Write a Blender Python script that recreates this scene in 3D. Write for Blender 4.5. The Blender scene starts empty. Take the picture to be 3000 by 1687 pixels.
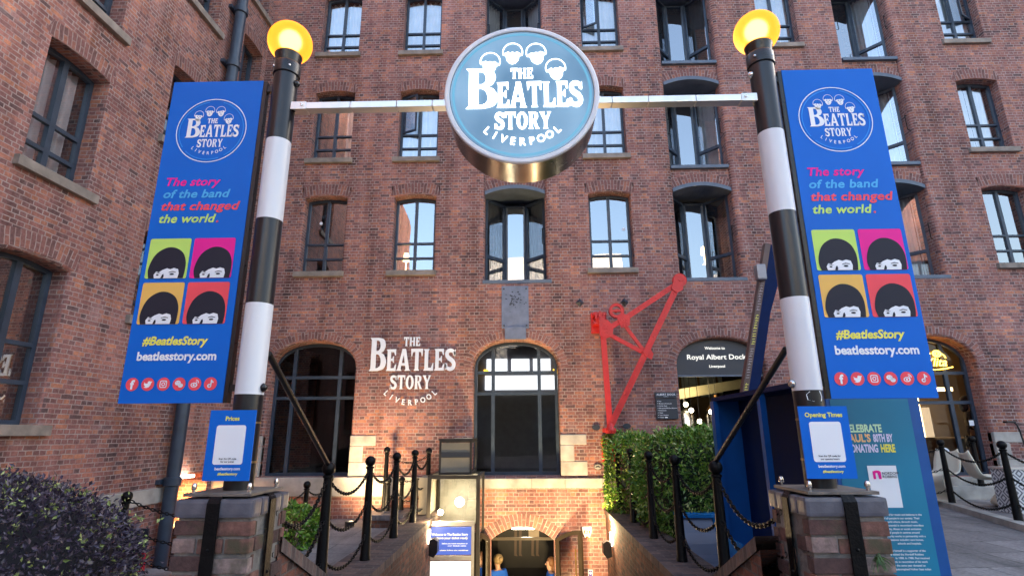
import bpy, bmesh, math, random
from mathutils import Vector, Matrix
from mathutils.geometry import delaunay_2d_cdt
random.seed(7)
R = math.radians
SC = bpy.context.scene
COL = SC.collection

# ------------------------------------------------------------------ camera, sky, sun, exposure
cam = bpy.data.cameras.new('camera')
camo = bpy.data.objects.new('camera', cam); COL.objects.link(camo)
cam.sensor_width = 36.0; cam.lens = 1600 / 3000 * 36
cam.clip_start = 0.05; cam.clip_end = 500
PITCH, YAW, ROLL = math.atan(1600 / 5987), R(-1.3), 0.0056
f0 = Vector((math.sin(YAW), math.cos(YAW), 0)); r0 = Vector((math.cos(YAW), -math.sin(YAW), 0)); u0 = Vector((0, 0, 1))
fw = f0 * math.cos(PITCH) + u0 * math.sin(PITCH); up = -f0 * math.sin(PITCH) + u0 * math.cos(PITCH)
rt2 = r0 * math.cos(ROLL) - up * math.sin(ROLL); up2 = up * math.cos(ROLL) + r0 * math.sin(ROLL)
M = Matrix((rt2, up2, -fw)).transposed().to_4x4(); M.translation = Vector((0, 0, 1.5))
camo.matrix_world = M
SC.camera = camo

W = bpy.data.worlds.new('World'); SC.world = W; W.use_nodes = True
nt = W.node_tree; nt.nodes.clear()
sky = nt.nodes.new('ShaderNodeTexSky'); sky.sky_type = 'NISHITA'; sky.sun_disc = False
SUN_EL, SUN_AZ = R(16), R(42)        # low behind the warehouse: the whole front lies in cool open shade
sky.sun_elevation = SUN_EL; sky.sun_rotation = SUN_AZ
sky.dust_density = 6.0; sky.air_density = 1.0; sky.ozone_density = 1.0
bg = nt.nodes.new('ShaderNodeBackground'); bg.inputs['Strength'].default_value = 0.15
wo = nt.nodes.new('ShaderNodeOutputWorld')
nt.links.new(sky.outputs[0], bg.inputs[0]); nt.links.new(bg.outputs[0], wo.inputs[0])
sl = bpy.data.lights.new('sun', 'SUN'); sl.energy = 0.6; sl.angle = R(20); sl.color = (1.0, 0.93, 0.88)
so = bpy.data.objects.new('sun', sl); COL.objects.link(so)
sd = Vector((math.sin(SUN_AZ) * math.cos(SUN_EL), math.cos(SUN_AZ) * math.cos(SUN_EL), math.sin(SUN_EL)))
so.rotation_euler = sd.to_track_quat('Z', 'Y').to_euler(); so.location = sd * 60
SC.view_settings.view_transform = 'Standard'; SC.view_settings.look = 'None'
SC.view_settings.exposure = 2.95; SC.view_settings.gamma = 1.0; SC.view_settings.use_curve_mapping = False

# ------------------------------------------------------------------ helpers
TMP = bpy.data.scenes.new('tmp')
OFF = {}

def geo_of(ob):
    TMP.collection.objects.link(ob)
    with bpy.context.temp_override(scene=TMP, view_layer=TMP.view_layers[0]):
        dg = bpy.context.evaluated_depsgraph_get(); dg.update()
    me = bpy.data.meshes.new_from_object(ob.evaluated_get(dg))
    vs = [v.co.copy() for v in me.vertices]; fs = [tuple(p.vertices) for p in me.polygons]
    d = ob.data
    bpy.data.objects.remove(ob); bpy.data.meshes.remove(me)
    if isinstance(d, bpy.types.Mesh): bpy.data.meshes.remove(d)
    else: bpy.data.curves.remove(d)
    return vs, fs

TG = {}
def text_geo(s, bold=0.0, shear=0.0, align='LEFT', sp=1.0, ext=0.0):
    k = (s, bold, shear, align, sp, ext)
    if k not in TG:
        c = bpy.data.curves.new('t', 'FONT'); c.body = s; c.size = 1; c.offset = bold; c.shear = shear
        c.align_x = align; c.space_character = sp; c.extrude = ext; c.fill_mode = 'BOTH' if ext else 'FRONT'
        c.resolution_u = 3
        TG[k] = geo_of(bpy.data.objects.new('t', c))
    return TG[k]

def shape_geo(splines, ext=0.0):
    c = bpy.data.curves.new('s', 'CURVE'); c.dimensions = '2D'; c.fill_mode = 'BOTH'; c.extrude = ext
    for pts in splines:
        sp = c.splines.new('POLY'); sp.points.add(len(pts) - 1); sp.use_cyclic_u = True
        for p, q in zip(sp.points, pts): p.co = (q[0], q[1], 0, 1)
    return geo_of(bpy.data.objects.new('s', c))

def facade_map(s, d, z): return Vector((s, 10.8 + d, z))
WX = lambda y: -5.943 + 0.03 * (y - 10.8)
def wing_map(s, d, z): return Vector((WX(s) - d, s, z))

class MB:
    def __init__(self): self.v = []; self.f = []; self.uv = {}; self.m = {}
    def face(self, ps, uv=None, m=0):
        i = len(self.v); self.v += [Vector(p) for p in ps]; self.f.append(tuple(range(i, i + len(ps))))
        if uv: self.uv[len(self.f) - 1] = uv
        if m: self.m[len(self.f) - 1] = m
    def add(self, vs, fs, m=0, fn=None):
        i = len(self.v)
        self.v += [fn(p) if fn else Vector(p) for p in vs]
        for f in fs:
            self.f.append(tuple(a + i for a in f))
            if m: self.m[len(self.f) - 1] = m
        return self
    def box(self, x0, x1, y0, y1, z0, z1, m=0, fn=None):
        P = [(x, y, z) for z in (z0, z1) for y in (y0, y1) for x in (x0, x1)]
        F = [(0, 2, 3, 1), (4, 5, 7, 6), (0, 1, 5, 4), (2, 6, 7, 3), (0, 4, 6, 2), (1, 3, 7, 5)]
        return self.add(P, F, m, fn)
    def obox(self, a, b, w, h, upv=(0, 0, 1), m=0):       # bar from a to b
        a, b = Vector(a), Vector(b); d = (b - a).normalized(); s = d.cross(Vector(upv)).normalized(); u = s.cross(d)
        P = [p + s * x * w / 2 + u * y * h / 2 for p in (a, b) for x, y in ((-1, -1), (1, -1), (1, 1), (-1, 1))]
        return self.add(P, [(3, 2, 1, 0), (4, 5, 6, 7), (0, 1, 5, 4), (1, 2, 6, 5), (2, 3, 7, 6), (3, 0, 4, 7)], m)
    def tube(self, pts, r, n=8, m=0, closed=False, cap=True):
        pts = [Vector(p) for p in pts]; k = len(pts); i = len(self.v)
        rr = r if isinstance(r, (list, tuple)) else [r] * k
        ref = None
        for j, p in enumerate(pts):
            if closed: t = pts[(j + 1) % k] - pts[j - 1]
            else: t = pts[min(j + 1, k - 1)] - pts[max(j - 1, 0)]
            t.normalize()
            if ref is None:
                ref = Vector((0, 0, 1)) if abs(t.z) < 0.9 else Vector((1, 0, 0))
            s = t.cross(ref).normalized(); u = s.cross(t); ref = u
            for a in range(n):
                an = 2 * math.pi * a / n
                self.v.append(p + (s * math.cos(an) + u * math.sin(an)) * rr[j])
        for j in range(k if closed else k - 1):
            for a in range(n):
                b = (a + 1) % n; j2 = (j + 1) % k
                self.f.append((i + j * n + a, i + j * n + b, i + j2 * n + b, i + j2 * n + a))
                if m: self.m[len(self.f) - 1] = m
        if cap and not closed:
            self.f.append(tuple(i + a for a in reversed(range(n)))); self.f.append(tuple(i + (k - 1) * n + a for a in range(n)))
        return self
    def lathe(self, prof, c=(0, 0, 0), n=24, m=0, axis='Z', cap=True):
        i = len(self.v); c = Vector(c)
        for r, h in prof:
            for a in range(n):
                an = 2 * math.pi * a / n; x, y = r * math.cos(an), r * math.sin(an)
                self.v.append(c + (Vector((x, y, h)) if axis == 'Z' else Vector((x, h, y)) if axis == 'Y' else Vector((h, x, y))))
        for j in range(len(prof) - 1):
            for a in range(n):
                b = (a + 1) % n
                q = (i + j * n + a, i + j * n + b, i + (j + 1) * n + b, i + (j + 1) * n + a)
                self.f.append(q if axis != 'Y' else q[::-1])
                if m: self.m[len(self.f) - 1] = m
        for j, rev in ((0, True), (len(prof) - 1, False)):
            if cap and prof[j][0] > 1e-6:
                q = [i + j * n + a for a in range(n)]
                if rev != (axis == 'Y'): q = q[::-1]
                self.f.append(tuple(q))
                if m: self.m[len(self.f) - 1] = m
        return self
    def sphere(self, c, r, n=16, k=10, sz=1.0, m=0):
        return self.lathe([(max(1e-7, r * math.sin(math.pi * j / k)), -r * sz * math.cos(math.pi * j / k)) for j in range(k + 1)], c, n, m)
    def flat(self, geo, O, ex=(1, 0, 0), ey=(0, 0, 1), sc=1.0, m=0, sx=None):
        O, ex, ey = Vector(O), Vector(ex), Vector(ey); n = ex.cross(ey)
        sx = sc if sx is None else sx
        return self.add(geo[0], geo[1], m, lambda p: O + ex * (p[0] * sx) + ey * (p[1] * sc) + n * (p[2] if len(p) > 2 else 0))
    def build(self, name, mats, parent=None, origin=None, smooth=False, bevel=0.0, kind=None, smooth_angle=None):
        off = Vector(origin) if origin is not None else (OFF[parent.name] if parent is not None else Vector((0, 0, 0)))
        me = bpy.data.meshes.new(name)
        me.from_pydata([p - off for p in self.v], [], self.f)
        if not isinstance(mats, (list, tuple)): mats = [mats]
        for mt in mats: me.materials.append(mt)
        for k, mi in self.m.items(): me.polygons[k].material_index = mi
        ul = me.uv_layers.new(name='UVMap')
        for p in me.polygons:
            ov = self.uv.get(p.index); n = p.normal
            for q, li in enumerate(p.loop_indices):
                if ov: ul.data[li].uv = ov[q]; continue
                c = self.v[self.f[p.index][q]]
                if abs(n.z) > 0.75: u = (c.x, c.y)
                elif abs(n.x) > abs(n.y): u = (c.y, c.z)
                else: u = (c.x, c.z)
                ul.data[li].uv = u
        if smooth and not bevel:
            bm = bmesh.new(); bm.from_mesh(me); bmesh.ops.remove_doubles(bm, verts=bm.verts, dist=1e-5); bm.to_mesh(me); bm.free()
        if bevel:
            bm = bmesh.new(); bm.from_mesh(me)
            bmesh.ops.remove_doubles(bm, verts=bm.verts, dist=1e-5)
            es = [e for e in bm.edges if len(e.link_faces) == 2 and e.calc_face_angle(0) > 0.5]
            bmesh.ops.bevel(bm, geom=es, offset=bevel, segments=2, profile=0.7, affect='EDGES', clamp_overlap=True)
            bm.to_mesh(me); bm.free()
        if smooth or smooth_angle:
            me.polygons.foreach_set('use_smooth', [True] * len(me.polygons))
            if smooth_angle: me.set_sharp_from_angle(angle=R(smooth_angle))
        o = bpy.data.objects.new(name, me); COL.objects.link(o)
        if parent is not None:
            o.parent = parent
        else: o.location = off
        OFF[o.name] = off
        if kind: o['kind'] = kind
        return o

def tag(o, label, cat, group=None):
    o['label'] = label; o['category'] = cat
    if group: o['group'] = group
    return o
def thing(name, label, cat, loc=(0, 0, 0), group=None):
    o = bpy.data.objects.new(name, None); COL.objects.link(o); o.location = loc; o.empty_display_size = 0.1
    OFF[o.name] = Vector(loc)
    return tag(o, label, cat, group)
def dup(root, loc, label, group=None):
    def cp(o, par):
        c = o.copy(); COL.objects.link(c); OFF[c.name] = OFF[o.name]
        if par is not None: c.parent = par
        for ch in list(o.children):
            if ch != c: cp(ch, c)
        return c
    kids = list(root.children)
    r = root.copy(); COL.objects.link(r); r.location = loc; OFF[r.name] = Vector(loc)
    for ch in kids: cp(ch, r)
    r['label'] = label
    if group: r['group'] = group
    return r

# ------------------------------------------------------------------ materials
def newmat(name):
    m = bpy.data.materials.new(name); m.use_nodes = True; t = m.node_tree
    return m, t, t.nodes['Principled BSDF'], t.nodes, t.links
def setp(b, **k):
    for a, v in k.items(): b.inputs[a.replace('_', ' ')].default_value = v
def plain(name, col, rough=0.5, metal=0.0, var=0.12, scale=6.0, bump=0.0, bscale=40.0, emit=None, es=0.0, spec=0.5, rvar=0.08):
    m, t, b, N, L = newmat(name)
    tc = N.new('ShaderNodeTexCoord'); nz = N.new('ShaderNodeTexNoise'); nz.inputs['Scale'].default_value = scale; nz.inputs['Detail'].default_value = 6
    L.new(tc.outputs['Object'], nz.inputs['Vector'])
    cr = N.new('ShaderNodeValToRGB')
    cr.color_ramp.elements[0].position = 0.3; cr.color_ramp.elements[1].position = 0.7
    cr.color_ramp.elements[0].color = tuple(c * (1 - var) for c in col) + (1,); cr.color_ramp.elements[1].color = tuple(min(1, c * (1 + var)) for c in col) + (1,)
    L.new(nz.outputs['Fac'], cr.inputs[0]); L.new(cr.outputs[0], b.inputs['Base Color'])
    rr = N.new('ShaderNodeMapRange'); rr.inputs['To Min'].default_value = max(0, rough - rvar); rr.inputs['To Max'].default_value = min(1, rough + rvar)
    L.new(nz.outputs['Fac'], rr.inputs['Value']); L.new(rr.outputs[0], b.inputs['Roughness'])
    setp(b, Metallic=metal, Specular_IOR_Level=spec)
    if bump:
        n2 = N.new('ShaderNodeTexNoise'); n2.inputs['Scale'].default_value = bscale; n2.inputs['Detail'].default_value = 4
        L.new(tc.outputs['Object'], n2.inputs['Vector'])
        bp = N.new('ShaderNodeBump'); bp.inputs['Strength'].default_value = bump; bp.inputs['Distance'].default_value = 0.01
        L.new(n2.outputs['Fac'], bp.inputs['Height']); L.new(bp.outputs[0], b.inputs['Normal'])
    if emit: b.inputs['Emission Color'].default_value = tuple(emit) + (1,); b.inputs['Emission Strength'].default_value = es
    return m

def brick(name, ramp, mortar=(0.42, 0.325, 0.295), w=0.192, h=0.0638, ms=0.0075, squash=0.5, stain=1.0, bump=0.5, pale=0.62, rows=True):
    m, t, b, N, L = newmat(name)
    uv = N.new('ShaderNodeUVMap')
    wob = N.new('ShaderNodeTexNoise'); wob.inputs['Scale'].default_value = 11.0; wob.inputs['Detail'].default_value = 3
    L.new(uv.outputs[0], wob.inputs['Vector'])
    vm = N.new('ShaderNodeVectorMath'); vm.operation = 'SUBTRACT'; vm.inputs[1].default_value = (0.5, 0.5, 0.5); L.new(wob.outputs['Color'], vm.inputs[0])
    vs = N.new('ShaderNodeVectorMath'); vs.operation = 'SCALE'; vs.inputs['Scale'].default_value = 0.017; L.new(vm.outputs[0], vs.inputs[0])
    va = N.new('ShaderNodeVectorMath'); va.operation = 'ADD'; L.new(uv.outputs[0], va.inputs[0]); L.new(vs.outputs[0], va.inputs[1])
    bt = N.new('ShaderNodeTexBrick'); L.new(va.outputs[0], bt.inputs['Vector'])
    bt.offset = 0.5; bt.squash = squash; bt.squash_frequency = 2
    for k, v in (('Scale', 1.0), ('Mortar Size', ms), ('Mortar Smooth', 0.25), ('Bias', 0.0), ('Brick Width', w), ('Row Height', h)): bt.inputs[k].default_value = v
    bt.inputs['Color1'].default_value = (0, 0, 0, 1); bt.inputs['Color2'].default_value = (1, 1, 1, 1); bt.inputs['Mortar'].default_value = (0.5, 0.5, 0.5, 1)
    cr = N.new('ShaderNodeValToRGB'); e = cr.color_ramp.elements
    while len(e) < len(ramp): e.new(0.5)
    for k, (p, c) in enumerate(ramp): e[k].position = p; e[k].color = tuple(c) + (1,)
    L.new(bt.outputs['Color'], cr.inputs[0])
    # fine mottling inside each brick
    n1 = N.new('ShaderNodeTexNoise'); n1.inputs['Scale'].default_value = 26; n1.inputs['Detail'].default_value = 5; n1.inputs['Roughness'].default_value = 0.7; L.new(uv.outputs[0], n1.inputs['Vector'])
    mr = N.new('ShaderNodeMapRange'); mr.inputs['From Min'].default_value = 0.25; mr.inputs['From Max'].default_value = 0.75; mr.inputs['To Min'].default_value = 0.62; mr.inputs['To Max'].default_value = 1.38; L.new(n1.outputs['Fac'], mr.inputs['Value'])
    mx = N.new('ShaderNodeMixRGB'); mx.blend_type = 'MULTIPLY'; mx.inputs[0].default_value = 1.0; L.new(cr.outputs[0], mx.inputs[1]); L.new(mr.outputs[0], mx.inputs[2])
    # soot and pale repaired areas of the wall, patchy at metre scale
    n2 = N.new('ShaderNodeTexNoise'); n2.inputs['Scale'].default_value = 0.9; n2.inputs['Detail'].default_value = 7; n2.inputs['Roughness'].default_value = 0.62; L.new(uv.outputs[0], n2.inputs['Vector'])
    r2 = N.new('ShaderNodeValToRGB'); r2.color_ramp.elements[0].position = 0.32; r2.color_ramp.elements[1].position = 0.68
    r2.color_ramp.elements[0].color = (0.66, 0.62, 0.66, 1); r2.color_ramp.elements[1].color = (1.30, 1.22, 1.2, 1); L.new(n2.outputs['Fac'], r2.inputs[0])
    m2 = N.new('ShaderNodeMixRGB'); m2.blend_type = 'MULTIPLY'; m2.inputs[0].default_value = min(1.0, 0.8 * stain); L.new(mx.outputs[0], m2.inputs[1]); L.new(r2.outputs[0], m2.inputs[2])
    n3 = N.new('ShaderNodeTexNoise'); n3.inputs['Scale'].default_value = 2.6; n3.inputs['Detail'].default_value = 6; n3.inputs['Roughness'].default_value = 0.75
    mp = N.new('ShaderNodeMapping'); mp.inputs['Location'].default_value = (5, 3, 0); mp.inputs['Scale'].default_value = (0.6, 1.3, 1); L.new(uv.outputs[0], mp.inputs['Vector']); L.new(mp.outputs[0], n3.inputs['Vector'])
    r3 = N.new('ShaderNodeMapRange'); r3.inputs['From Min'].default_value = 0.56; r3.inputs['From Max'].default_value = 0.76; r3.inputs['To Max'].default_value = pale; L.new(n3.outputs['Fac'], r3.inputs['Value'])
    m3 = N.new('ShaderNodeMixRGB'); m3.inputs[2].default_value = (0.40, 0.29, 0.285, 1); L.new(r3.outputs[0], m3.inputs[0]); L.new(m2.outputs[0], m3.inputs[1])
    mps = N.new('ShaderNodeMapping'); mps.inputs['Scale'].default_value = (2.4, 0.20, 1); L.new(uv.outputs[0], mps.inputs['Vector'])
    n6 = N.new('ShaderNodeTexNoise'); n6.inputs['Scale'].default_value = 1.0; n6.inputs['Detail'].default_value = 6; n6.inputs['Roughness'].default_value = 0.65; L.new(mps.outputs[0], n6.inputs['Vector'])
    r6 = N.new('ShaderNodeMapRange'); r6.inputs['From Min'].default_value = 0.33; r6.inputs['From Max'].default_value = 0.56; r6.inputs['To Min'].default_value = 1 - 0.42 * stain; r6.inputs['To Max'].default_value = 1.06; L.new(n6.outputs['Fac'], r6.inputs['Value'])
    m6 = N.new('ShaderNodeMixRGB'); m6.blend_type = 'MULTIPLY'; m6.inputs[0].default_value = 1; L.new(m3.outputs[0], m6.inputs[1]); L.new(r6.outputs[0], m6.inputs[2]); m3 = m6
    # mortar
    mo = N.new('ShaderNodeMixRGB'); mo.inputs[1].default_value = tuple(c * 0.72 for c in mortar) + (1,); mo.inputs[2].default_value = tuple(mortar) + (1,); L.new(n2.outputs['Fac'], mo.inputs[0])
    n5 = N.new('ShaderNodeTexNoise'); n5.inputs['Scale'].default_value = 5.5; n5.inputs['Detail'].default_value = 5; L.new(uv.outputs[0], n5.inputs['Vector'])
    r5 = N.new('ShaderNodeMapRange'); r5.inputs['From Min'].default_value = 0.34; r5.inputs['From Max'].default_value = 0.62; r5.inputs['To Min'].default_value = 0.30; r5.inputs['To Max'].default_value = 1.0; L.new(n5.outputs['Fac'], r5.inputs['Value'])
    mf = N.new('ShaderNodeMath'); mf.operation = 'MULTIPLY'; L.new(bt.outputs['Fac'], mf.inputs[0]); L.new(r5.outputs[0], mf.inputs[1])
    m4 = N.new('ShaderNodeMixRGB'); L.new(mf.outputs[0], m4.inputs[0]); L.new(m3.outputs[0], m4.inputs[1]); L.new(mo.outputs[0], m4.inputs[2])
    L.new(m4.outputs[0], b.inputs['Base Color']); setp(b, Roughness=0.88, Specular_IOR_Level=0.25)
    hh = N.new('ShaderNodeMath'); hh.operation = 'MULTIPLY_ADD'; hh.inputs[1].default_value = -1.0; L.new(bt.outputs['Fac'], hh.inputs[0]); L.new(n1.outputs['Fac'], hh.inputs[2])
    bp = N.new('ShaderNodeBump'); bp.inputs['Strength'].default_value = bump; bp.inputs['Distance'].default_value = 0.012; L.new(hh.outputs[0], bp.inputs['Height']); L.new(bp.outputs[0], b.inputs['Normal'])
    return m

RAMP = [(0.0, (0.125, 0.080, 0.077)), (0.10, (0.19, 0.099, 0.090)), (0.38, (0.262, 0.125, 0.110)), (0.68, (0.308, 0.140, 0.114)), (0.90, (0.375, 0.162, 0.112)), (1.0, (0.46, 0.20, 0.118))]
M_BRICK = brick('brick_wall', RAMP, stain=1.2)
M_ARCH = brick('brick_arch', RAMP[1:5], w=0.23, h=0.0638, squash=1.0, stain=0.8, pale=0.25)
M_DARKBRICK = brick('dark_coping_brick', [(0, (0.07, 0.055, 0.055)), (0.5, (0.115, 0.083, 0.075)), (1, (0.17, 0.115, 0.095))], mortar=(0.16, 0.14, 0.13), w=0.23, h=0.078, squash=1.0, pale=0.25, bump=0.4)
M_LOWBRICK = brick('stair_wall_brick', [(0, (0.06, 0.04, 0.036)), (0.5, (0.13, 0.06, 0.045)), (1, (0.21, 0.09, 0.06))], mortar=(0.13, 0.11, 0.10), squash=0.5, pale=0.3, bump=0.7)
M_STONE = plain('sandstone', (0.36, 0.33, 0.295), 0.85, var=0.3, scale=3.5, bump=0.3, bscale=25)
M_SILL = plain('sill_stone', (0.235, 0.195, 0.165), 0.85, var=0.3, scale=5, bump=0.3, bscale=30)
M_STEEL = plain('grey_blue_steel', (0.030, 0.045, 0.070), 0.42, var=0.2)
M_LINTEL = plain('lintel_paint', (0.09, 0.115, 0.16), 0.45, var=0.15, bump=0.1)
M_BLACK = plain('black_paint', (0.004, 0.004, 0.005), 0.30, var=0.3, scale=14, bump=0.15, bscale=60)
M_IRON = plain('black_iron', (0.003, 0.003, 0.0036), 0.42, var=0.35, scale=20, bump=0.35, bscale=70, spec=0.16)
M_POLEBLACK = plain('satin_black', (0.007, 0.0075, 0.011), 0.32, var=0.1, scale=3, rvar=0.02)
M_POLEWHITE = plain('gloss_white', (0.70, 0.70, 0.73), 0.30, var=0.015, scale=3, rvar=0.015)
M_ALU = plain('brushed_aluminium', (0.72, 0.70, 0.67), 0.33, metal=0.75, var=0.06)
M_DRUM = plain('stainless_drum', (0.31, 0.295, 0.28), 0.24, metal=1.0, var=0.08)
M_CHROME = plain('bolt_steel', (0.6, 0.58, 0.56), 0.2, metal=1.0)
M_PLATE = plain('weathered_base_plate', (0.17, 0.145, 0.125), 0.55, metal=0.3, var=0.3, scale=9, bump=0.2)
M_CAP = plain('engineering_brick_cap', (0.10, 0.098, 0.118), 0.38, var=0.3, scale=8, bump=0.25, bscale=45)
M_WHITE = plain('white_vinyl', (0.84, 0.85, 0.88), 0.4, var=0.01)
M_BLUE = plain('banner_blue', (0.001, 0.135, 0.60), 0.40, var=0.05, scale=1.2, spec=0.22)
M_SIGNBACK = plain('sign_edge_black', (0.012, 0.012, 0.014), 0.4)
def vinyl(n, c): return plain(n, c, 0.42, var=0.02, spec=0.2)
M_PINK = vinyl('vinyl_pink', (0.85, 0.02, 0.30)); M_SKY = vinyl('vinyl_sky_blue', (0.09, 0.45, 0.80)); M_CORAL = vinyl('vinyl_coral', (0.90, 0.09, 0.11))
M_LIME = vinyl('vinyl_lime', (0.55, 0.78, 0.16)); M_YELLOW = vinyl('vinyl_yellow', (0.86, 0.80, 0.13)); M_ORANGE = vinyl('vinyl_orange', (0.85, 0.49, 0.12))
M_INK = vinyl('vinyl_dark', (0.022, 0.022, 0.035))
M_RINGBLUE = vinyl('vinyl_ring_blue', (0.03, 0.27, 0.78))
M_RED = plain('crane_red', (0.62, 0.022, 0.018), 0.5, var=0.14, bump=0.1)
M_ORANGERED = plain('orange_red', (0.70, 0.10, 0.02), 0.5)
M_SLATE = plain('slate_grey_panel', (0.025, 0.030, 0.042), 0.45, var=0.06)
M_TEAL = plain('teal_panel', (0.006, 0.19, 0.32), 0.4, var=0.25, scale=0.7)
M_KBLUE = plain('kiosk_blue', (0.003, 0.080, 0.30), 0.42, var=0.08)
M_NAVY = plain('kiosk_navy', (0.002, 0.012, 0.062), 0.6, var=0.15, spec=0.12)
M_PALEBLUE = plain('bright_blue_laminate', (0.01, 0.16, 0.46), 0.25, var=0.06)
M_GREYLAM = plain('grey_blue_laminate', (0.10, 0.12, 0.17), 0.35, var=0.1)
M_BROWN = plain('brown_edge', (0.10, 0.06, 0.05), 0.5)
M_CREAM = plain('cream_plastic', (0.60, 0.55, 0.44), 0.35, var=0.06)
M_CURTAIN = plain('curtain_fabric', (0.82, 0.81, 0.80), 0.9, var=0.1, scale=3)
M_DARKCURTAIN = plain('dark_curtain_fabric', (0.16, 0.15, 0.145), 0.9, var=0.2, scale=3)  # darker fabric for some of the bay curtains
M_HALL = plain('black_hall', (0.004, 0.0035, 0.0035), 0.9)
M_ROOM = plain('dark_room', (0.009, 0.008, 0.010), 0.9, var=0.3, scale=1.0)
M_WARMROOM = plain('warm_room_wall', (0.22, 0.15, 0.07), 0.8, var=0.3, scale=1.2)
M_WOOD = plain('dark_timber', (0.10, 0.05, 0.025), 0.5, var=0.3, scale=12)
M_DOORFRAME = plain('bronze_door_frame', (0.022, 0.015, 0.009), 0.4, var=0.2)
M_SKIN = plain('skin', (0.50, 0.29, 0.20), 0.55, var=0.05)
M_BLOND = plain('blond_hair', (0.24, 0.165, 0.075), 0.6, var=0.3, scale=60)
M_GINGER = plain('ginger_hair', (0.17, 0.07, 0.025), 0.6, var=0.3, scale=60)
M_STAFF = plain('blue_jersey', (0.01, 0.12, 0.62), 0.8, var=0.08)
M_CLOTH = plain('dark_cloth', (0.02, 0.02, 0.028), 0.85)
M_GREYCOAT = plain('pale_coat', (0.30, 0.25, 0.20), 0.85, var=0.2)
M_COPPER = plain('copper_tank', (0.55, 0.30, 0.12), 0.3, metal=0.9); M_TANK = plain('steel_tank', (0.6, 0.6, 0.6), 0.25, metal=1.0)
M_CREAMBEAM = plain('cream_beam', (0.62, 0.58, 0.36), 0.6, var=0.1)
def emit(name, col, s):
    m, t, b, N, L = newmat(name)
    setp(b, Roughness=0.4); b.inputs['Base Color'].default_value = tuple(min(1, c) * 0.25 for c in col) + (1,)
    b.inputs['Emission Color'].default_value = tuple(col) + (1,); b.inputs['Emission Strength'].default_value = s * 0.55
    return m
M_LAMP = emit('lamp_white', (1.0, 0.88, 0.66), 7.0)
M_LAMPWARM = emit('lamp_warm', (1.0, 0.62, 0.25), 3.0)
M_NEON = emit('neon_amber', (1.0, 0.52, 0.05), 3.2)
M_SIGNTEXT = emit('lit_letter', (1.0, 0.98, 0.90), 1.5)
M_DAY = emit('bright_daylight_window', (0.95, 0.97, 1.0), 0.5)
M_SCREEN = emit('lit_poster_white', (1.0, 0.95, 0.86), 0.3)
M_POSTER = emit('lit_poster_blue', (0.09, 0.16, 0.60), 0.24)
M_POSTERTXT = emit('lit_poster_text', (0.95, 0.95, 1.0), 0.3)
M_POSTERYEL = emit('lit_poster_yellow', (1.0, 0.9, 0.6), 0.3)
M_DIRTXT = emit('lit_white_letter', (0.95, 0.93, 0.85), 0.3)
def globe_mat():
    m, t, b, N, L = newmat('amber_globe')
    b.inputs['Base Color'].default_value = (1.0, 0.54, 0.13, 1)
    setp(b, Roughness=0.62, IOR=1.12); b.inputs['Transmission Weight'].default_value = 1.0
    b.inputs['Emission Color'].default_value = (1.0, 0.33, 0.02, 1); b.inputs['Emission Strength'].default_value = 0.14
    return m
M_GLOBE = globe_mat()
def face_mat():
    m, t, b, N, L = newmat('backlit_sign_face')
    tc = N.new('ShaderNodeTexCoord'); nz = N.new('ShaderNodeTexNoise'); nz.inputs['Scale'].default_value = 2.2; L.new(tc.outputs['Object'], nz.inputs['Vector'])
    cr = N.new('ShaderNodeValToRGB'); cr.color_ramp.elements[0].position = 0.35; cr.color_ramp.elements[1].position = 0.65
    cr.color_ramp.elements[0].color = (0.050, 0.105, 0.165, 1); cr.color_ramp.elements[1].color = (0.105, 0.185, 0.26, 1); L.new(nz.outputs['Fac'], cr.inputs[0])
    L.new(cr.outputs[0], b.inputs['Base Color']); L.new(cr.outputs[0], b.inputs['Emission Color']); setp(b, Emission_Strength=0.21, Roughness=0.3)
    return m
M_FACE = face_mat()
M_FACERING = emit('backlit_sky_ring', (0.13, 0.42, 0.62), 0.22)
def glass(name, refl=0.3, tint=(0.75, 0.8, 0.85), rough=0.015):
    m = bpy.data.materials.new(name); m.use_nodes = True; t = m.node_tree; N, L = t.nodes, t.links; N.clear()
    o = N.new('ShaderNodeOutputMaterial'); mix = N.new('ShaderNodeMixShader'); tr = N.new('ShaderNodeBsdfTransparent'); gl = N.new('ShaderNodeBsdfGlossy')
    tr.inputs[0].default_value = tuple(tint) + (1,); gl.inputs['Roughness'].default_value = rough; gl.inputs[0].default_value = (0.95, 0.97, 1, 1)
    fr = N.new('ShaderNodeFresnel'); fr.inputs['IOR'].default_value = 1.52
    ad = N.new('ShaderNodeMath'); ad.operation = 'ADD'; ad.use_clamp = True; ad.inputs[1].default_value = refl; L.new(fr.outputs[0], ad.inputs[0])
    tc = N.new('ShaderNodeTexCoord'); nz = N.new('ShaderNodeTexNoise'); nz.inputs['Scale'].default_value = 1.1; nz.inputs['Detail'].default_value = 0; L.new(tc.outputs['Object'], nz.inputs['Vector'])
    bp = N.new('ShaderNodeBump'); bp.inputs['Strength'].default_value = 0.06; bp.inputs['Distance'].default_value = 0.05; L.new(nz.outputs['Fac'], bp.inputs['Height']); L.new(bp.outputs[0], gl.inputs['Normal'])
    L.new(ad.outputs[0], mix.inputs[0]); L.new(tr.outputs[0], mix.inputs[1]); L.new(gl.outputs[0], mix.inputs[2]); L.new(mix.outputs[0], o.inputs[0])
    return m
M_GLASS = glass('window_glass', 0.30); M_GLASSLOW = glass('shop_glass', 0.0, (0.8, 0.82, 0.84)); M_LIFTGLASS = glass('lift_glass', 0.06, (0.82, 0.82, 0.78))
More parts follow.
